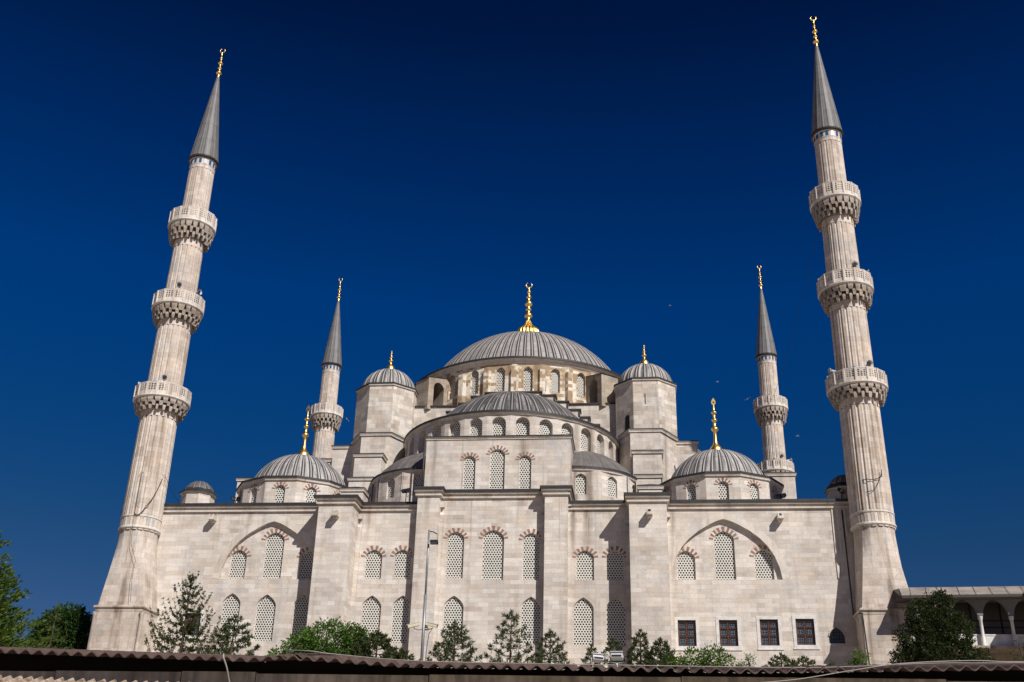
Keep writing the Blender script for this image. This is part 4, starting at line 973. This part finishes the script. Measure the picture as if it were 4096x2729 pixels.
def cone_conifer(x, y, top, zlow, slope, n_, mat, label, group):
    base = gz(y); o = empty('conifer_tree', (x, y, base), label, 'tree', group); O = (x, y, base)
    t = MB(); f = MB(); t.tube([(x, y, base-0.2), (x, y, (base+top)/2), (x, y, top)], [0.28, 0.16, 0.02], 8)
    H = top-zlow; nbr = 1900
    for i in range(nbr):
        q = math.sqrt(random.random()); z = top-H*q; a = random.uniform(0, 2*pi); L = slope*(top-z)*random.uniform(0.55, 1.0)*(1+0.10*math.sin(a*5+z*2.1))
        d = Vector((math.cos(a), math.sin(a), 0)); s_ = Vector((x, y, z)); path = [s_+d*L*u+Vector((0, 0, L*(-0.10*u+0.30*u*u*u))) for u in (0, 0.35, 0.7, 1.0)]
        if i % 3 == 0: t.tube(path, [0.03, 0.022, 0.014, 0.006], 4)
        for k_ in range(int(10+L*10)):
            u = 1-random.random()**1.4*0.75; w_ = u*2.999; e = int(w_); p = path[e].lerp(path[e+1], w_-e)
            sd = (d*0.7+d.cross(Vector((0, 0, 1)))*random.uniform(-1, 1)+Vector((0, 0, random.uniform(0.1, 0.9)))).normalized()
            leaf(f, p+rdir()*0.10, sd, rdir(), random.uniform(0.18, 0.36), 0.048)
    t.build('trunk', BARK, o, O); f.build('crown', mat, o, O); return o
cone_conifer(-29.9, -20, 20.2, 7.9, 0.56, 900, L_LIME, 'big yellow-green conifer cut off by the left edge of the photo', 'trees left of the mosque')
broad('round_tree', (-35.6, 6), [(-35.7, 6, 14.6, 2.3, 2.0, 1.9), (-34.6, 6, 14.3, 1.5, 1.6, 1.9), (-36.9, 6, 14.2, 1.6, 1.4, 1.7), (-35.8, 6, 12.4, 2.6, 2.0, 1.8)], 620, 26, L_DARK, 'dense dark green round-headed tree left of the left minaret base', 'tree', 0.26, 'trees left of the mosque', 0.14)
spruce('conifer_sapling', -25.6, -14, 13.0, 1.7, 9.4, L_LIME, 'drooping light green young conifer in front of the dark round tree', 7, 0.13, 0.80, 0.4, 'trees left of the mosque', 0.05, tk=0.4)
spruce('spruce_tree', -18.75, -10, 15.65, 3.0, 10.2, L_SPRUCE, 'tall sparse spruce with upswept branch tips before a barred window', 13, 0.14, 0.55, 0.95, up_tip=0.68, wN=0.026, sidel=0.28)
pine('pine_tree', -15.75, -9, 13.1, 1.75, 10.2, L_PINE, 'bushy low pine right beside the sparse spruce', 8, 0.26, 18, wN=0.024)
broad('leafy_tree', (-9.4, -9), [(-9.3, -9, 11.4, 2.0, 1.5, 1.35), (-11.0, -9, 11.2, 1.1, 1.0, 0.85), (-7.5, -9, 11.5, 0.75, 0.9, 1.05), (-12.4, -9, 10.4, 0.8, 0.8, 0.5), (-9, -9, 10.2, 2.6, 1.5, 0.9)], 500, 26, L_BROAD, 'rounded leafy green tree below the left buttress', 'tree', 0.18)
pine('pine_tree', -5.9, -9.5, 12.0, 1.8, 10.0, L_PINE, 'low dark pine at the right flank of the rounded leafy tree', 7, 0.28, 22, wN=0.026, open_=0.8)
pine('pine_tree', -4.2, -9.8, 10.9, 1.0, 10.0, L_PINE, 'lowest pine shoots just left of the lamp pole', 4, 0.24, 18, wN=0.024)
pine('pine_tree', -7.1, -9.3, 12.2, 0.9, 10.0, L_PINE, 'pine shoots rising through the right side of the leafy tree', 6, 0.26, 16, wN=0.024)
pine('pine_tree', -0.95, -9, 12.75, 1.55, 10.2, L_PINE, 'open-branched pine just right of the lamp pole', 7, 0.28, 16, wN=0.022)
pine('pine_tree', 2.70, -9, 13.45, 1.7, 10.2, L_PINE, 'tallest pine before the middle of the facade, tiered bare branches', 8, 0.28, 16, open_=1.4, wN=0.022)
pine('pine_tree', 5.2, -8.5, 12.35, 1.2, 10.2, L_PINE, 'pine below the right-hand central pier, right of the tallest pine', 7, 0.26, 16, wN=0.022)
pine('pine_tree', 7.85, -9, 11.35, 0.55, 10.2, L_PINE, 'smallest slim pine left of the floodlight housings', 5, 0.2, 14, wN=0.02)
pine('pine_tree', 9.2, -8, 11.95, 0.95, 10.3, L_PINE, 'pine with spread top behind the floodlight housings', 5, 0.24, 15, wN=0.02)
pine('pine_tree', 10.95, -9, 12.3, 0.95, 10.2, L_PINE, 'pine shrub at the foot of the right buttress', 8, 0.24, 18, wN=0.022)
pine('pine_tree', 12.2, -9.2, 11.75, 1.2, 10.0, L_PINE, 'soft brownish pine between the buttress pine and the bright shrub', 6, 0.26, 18, wN=0.022)
broad('leafy_shrub', (14.9, -9.5), [(14.2, -9.5, 10.4, 0.95, 0.8, 0.6), (15.4, -9.5, 10.6, 0.65, 0.7, 0.58), (16.3, -9.5, 10.15, 0.75, 0.7, 0.45), (13.0, -9.5, 10.1, 0.9, 0.7, 0.55)], 170, 18, L_BRIGHT, 'bright green leafy shrub under the barred rectangular windows', 'shrub', 0.17, 'shrubs before the facade', 0.03)
broad('leafy_shrub', (17.55, -9.5), [(17.6, -9.5, 10.45, 0.24, 0.22, 0.30), (17.3, -9.5, 10.1, 0.3, 0.25, 0.2)], 22, 12, L_BROAD, 'small single leafy sprig between bright shrub and pine tips', 'shrub', 0.13, 'shrubs before the facade', 0.02)
pine('pine_tree', 19.6, -9, 10.95, 0.95, 10.1, L_PINE, 'row of pine tips under the third barred window', 4, 0.2, 16, wN=0.022)
pine('pine_tree', 20.9, -9.2, 10.75, 0.9, 10.0, L_PINE, 'pine tips under the rightmost barred window', 4, 0.2, 14, wN=0.022)
pine('pine_tree', 22.6, -9, 10.55, 0.35, 10.1, L_PINE, 'tiny pine shoot left of the minaret shadow', 3, 0.16, 12, wN=0.02)
broad('leafy_shrub', (24.55, -8), [(24.65, -8, 10.75, 0.42, 0.4, 0.55), (23.9, -8, 10.35, 0.4, 0.4, 0.35), (24.3, -8, 10.2, 0.7, 0.5, 0.3)], 70, 16, L_BRIGHT, 'bright green shrub in the shadowed corner by right minaret', 'shrub', 0.15, 'shrubs before the facade', 0.03)
broad('evergreen_oak', (29.3, -9), [(29.5, -9, 13.9, 0.85, 0.9, 0.9), (28.2, -9, 13.3, 0.75, 0.9, 1.0), (29.1, -9, 12.6, 1.5, 1.3, 1.2), (30.2, -9, 12.3, 1.1, 1.2, 1.1), (28.0, -9, 11.8, 1.3, 1.2, 1.2), (27.3, -9, 10.7, 1.15, 1.2, 0.8), (29.2, -9, 10.9, 2.4, 1.6, 1.2), (31.2, -9, 10.6, 0.95, 1.0, 0.75)], 1250, 26, L_OAK, 'large dark evergreen tree in front of the arcaded gallery', 'tree', 0.145, None, 0.12)
broad('bare_shrub', (34.3, -8), [(34.3, -8, 11.4, 0.7, 0.6, 0.9)], 36, 9, L_OAK, 'thin twiggy shrub at the right edge below the gallery', 'shrub', 0.10, 'shrubs before the facade', 0.02)

# ================================================================== shed roof in the foreground
SH = empty('shed', (9, -65, -1.7), 'dark shed with corrugated eave and stone lintel across the bottom', 'shed'); SO = (9, -65, -1.7)
def shp(mb, name, mats): return mb.build(name, mats, SH, SO)
k = NT('weathered_corrugated_sheet', 0.9); ob = k.coord('Object')
k.base(k.mix(0.8, k.ramp(k.noise(ob, 3.0, 6), [(0.3, (0.06, 0.038, 0.034)), (0.7, (0.15, 0.10, 0.088))]), k.ramp(k.noise(ob, 40, 3), [(0.3, 0.6), (0.7, 1.2)]), 'MULTIPLY')); k.bump(k.noise(ob, 30, 4), 0.01); CORR = k.m
def sheet(xz, y0, depth, slope, per=0.177, amp=0.026, thick=0.010, mat=CORR, name='roof_sheet', rag=0.0, phase=0.0, par=None):
    def zl(x):
        for (xa, za), (xb, zb) in zip(xz, xz[1:]):
            if x <= xb: return za+(zb-za)*(x-xa)/(xb-xa)
        return xz[-1][1]
    b = MB(); x = xz[0][0]; st = per/12; pts = []
    while x <= xz[-1][0]: pts.append(x); x += st
    top0 = []; 
    for i, x in enumerate(pts):
        w_ = amp*math.cos(2*pi*(x-phase)/per); yy = y0+rag*math.sin(x*37.0)*math.sin(x*11.3); z = zl(x)+w_
        top0.append((Vector((x, yy, z)), Vector((x, yy, z-thick)), Vector((x, y0+depth, z+depth*slope)), Vector((x, y0+depth, z-thick+depth*slope))))
    for a, c in zip(top0, top0[1:]):
        b.poly([a[0], c[0], c[2], a[2]], smooth=False); b.poly([a[1], a[3], c[3], c[1]]); b.poly([a[1], c[1], c[0], a[0]]); b.poly([a[3], a[2], c[2], c[3]])
    return shp(b, name, mat)
sheet([(-4, 2.20), (2.7, 2.035), (6.0, 1.955), (6.75, 2.01)], -66.0, 1.6, 0.152, phase=0.05, thick=0.016)
sheet([(6.35, 1.985), (6.9, 1.965), (7.9, 1.905), (9.1, 1.895), (12.1, 1.872), (15.2, 1.945), (22, 2.0)], -66.02, 1.6, 0.157, phase=0.02, thick=0.016)
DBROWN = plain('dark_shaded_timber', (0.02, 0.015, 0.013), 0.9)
k = NT('dirty_concrete_lintel', 0.95); ob = k.coord('Object')
c = k.mix(0.9, k.ramp(k.noise(ob, 2.2, 6), [(0.3, (0.36, 0.31, 0.25)), (0.7, (0.62, 0.54, 0.45))]), k.ramp(k.noise(k.scale(ob, (5, 5, 0.8)), 2, 4), [(0.35, 0.55), (0.65, 1.1)]), 'MULTIPLY'); k.base(c); k.bump(k.noise(ob, 14, 5), 0.02); LINT = k.m
b = MB()
for ln, sl_, ph_ in (([(-4, 2.20), (2.7, 2.035), (6.0, 1.955), (6.7, 2.005)], 0.152, 0.05), ([(6.7, 1.975), (6.9, 1.965), (7.9, 1.905), (9.1, 1.895), (12.1, 1.872), (15.2, 1.945), (22, 2.0)], 0.157, 0.02)):
    x = ln[0][0]
    def top_(x):
        for (xa, za), (xb, zb) in zip(ln, ln[1:]):
            if x <= xb: break
        return za+(zb-za)*(x-xa)/(xb-xa)+0.026*math.cos(2*pi*(x-ph_)/0.177)+0.68*sl_-0.020
    while x < ln[-1][0]:
        xn = min(x+0.177/8, ln[-1][0])
        b.poly([(x, -65.32, 1.7), (xn, -65.32, 1.7), (xn, -65.32, top_(xn)), (x, -65.32, top_(x))]); x = xn
b.box(-4, 22, -65.35, -64.3, 1.7, 1.86); shp(b, 'purlin_gap_filler', DBROWN)  # near-black filler up to the wavy sheet; eave shade put into its colour
b = MB()
xs_ = [-4, -1.2, 1.3, 3.3, 5.0, 5.98, 8.2, 11.3, 14.4, 18, 22]
for i in range(len(xs_)-1): b.box(xs_[i]+0.006, xs_[i+1]-0.006, -65.62, -65.3, 1.45+0.012*random.random(), 1.84+0.012*math.sin(i*2.1))
shp(b, 'lintel', LINT)
b = MB(); b.box(-4, 22, -64.4, -64.2, -1.7, 1.9); b.box(-4, -3.8, -65.6, -64.2, -1.7, 1.5); b.box(21.8, 22, -65.6, -64.2, -1.7, 1.5); shp(b, 'wall', DBROWN)
k = NT('sunlit_broken_sheet', 0.9); ob = k.coord('Object')
k.base(k.ramp(k.noise(ob, 9, 6, 0.7), [(0.34, (0.09, 0.06, 0.045)), (0.5, (0.30, 0.225, 0.165)), (0.66, (0.52, 0.45, 0.38))])); k.bump(k.noise(ob, 20, 4), 0.02); CORR2 = k.m
sheet([(1.2, 1.30), (2.9, 1.265), (4.6, 1.22), (5.8, 1.20)], -67.4, 1.1, 0.36, 0.135, 0.034, 0.014, CORR2, 'lower_roof_sheet', 0.03)
b = MB(); b.box(1.5, 5.6, -66.5, -66.3, 1.2, 1.5); shp(b, 'lower_beam', DBROWN)
b = MB()
for x in (1.6, 3.5, 5.5): b.box(x-0.06, x+0.06, -66.45, -66.3, -1.7, 1.1)
shp(b, 'post', DBROWN)
def wire(pts, r, mat, label):
    pts = [Vector(p) for p in pts]; path = []
    for i in range(len(pts)-1):
        p0, p1, p2, p3 = pts[max(0, i-1)], pts[i], pts[i+1], pts[min(len(pts)-1, i+2)]
        for s in range(6):
            t = s/6; path.append(0.5*((2*p1)+(p2-p0)*t+(2*p0-5*p1+4*p2-p3)*t*t+(3*p1-p0-3*p2+p3)*t**3))
    path.append(pts[-1]); b = MB(); b.tube(path, r, 6); o = b.build('cable', mat); tag(o, label, 'cable', 'cables on the shed roof')
wire([(6.35, -65.75, 2.10), (6.75, -66.0, 2.055), (7.1, -65.9, 2.03), (8.0, -65.9, 1.965), (9.2, -65.9, 1.945), (11.0, -65.9, 1.932), (12.6, -65.9, 1.925), (13.3, -65.9, 1.945), (14.2, -65.9, 1.99), (15.0, -65.9, 2.0), (16.5, -65.9, 2.03)], 0.005, CABLEWHITE, 'thin pale wire lying along the top of the corrugated eave')
wire([(5.68, -66.03, 2.0), (5.70, -66.06, 1.95), (5.73, -66.0, 1.85), (5.74, -65.9, 1.72), (5.76, -65.8, 1.55), (5.75, -65.75, 1.3)], 0.010, CABLEWHITE, 'white cable hanging down across the lintel at left')
wire([(10.6, -66.03, 1.58), (11.6, -66.05, 1.70), (12.0, -66.06, 1.715), (12.6, -66.06, 1.77), (13.2, -66.06, 1.87), (13.8, -66.05, 1.96), (14.6, -66.02, 2.005), (15.2, -66.0, 2.0), (17, -66.0, 2.05)], 0.0055, CABLEWHITE, 'pale cable drooping below the corrugated eave at right')

# ================================================================== gulls
def bird(x, y, z, yaw, roll, s_, label):
    b = MB(); n = 8; path = [(-0.28, 0.012), (-0.2, 0.04), (-0.05, 0.075), (0.1, 0.065), (0.19, 0.04), (0.26, 0.035), (0.31, 0.008)]
    rings = []
    for (u, r) in path: rings.append([(u, r*math.cos(2*pi*k_/n), r*math.sin(2*pi*k_/n)) for k_ in range(n)])
    for i in range(len(path)-1):
        for k_ in range(n): b.poly([rings[i][k_], rings[i][(k_+1) % n], rings[i+1][(k_+1) % n], rings[i+1][k_]], smooth=True)
    for s2 in (-1, 1):
        prof = [(0.10, -0.08, 0.06, 0.03), (0.09, -0.10, 0.28, 0.12), (0.02, -0.12, 0.48, 0.10), (-0.10, -0.14, 0.68, 0.02)]
        for (a, c) in zip(prof, prof[1:]):
            for dz in (0.008, -0.008): b.poly([(a[0], s2*a[2], a[3]+dz), (c[0], s2*c[2], c[3]+dz), (c[1], s2*c[2], c[3]+dz), (a[1], s2*a[2], a[3]+dz)])
    b.poly([(-0.25, -0.03, 0), (-0.25, 0.03, 0), (-0.42, 0.08, 0.0), (-0.42, -0.08, 0.0)])
    o = b.build('gull', GULL); o.location = (x, y, z); o.rotation_euler = (roll, 0, yaw); o.scale = (s_, s_, s_)
    tag(o, label, 'bird', 'gulls in the sky')
GULL = plain('gull_feathers', (0.40, 0.40, 0.42), 0.8)
bird(19.17, 20, 41.33, 0.3, 0.2, 0.5, 'pale gull flying above the right turret, highest of the three right of the dome')
bird(21.94, 20, 39.46, 1.2, -0.4, 0.55, 'gull flying just left of the far right minaret balcony')
bird(26.37, 20, 35.59, 0.1, 0.1, 0.5, 'brownish gull in the gap between the two right minarets')
bird(-17.78, 20, 38.01, 1.4, 0.9, 0.55, 'gull beside the far left minaret balcony')
bird(14.86, 20, 49.87, 0.2, 0.0, 0.4, 'solitary gull high in the blue right of the main finial')
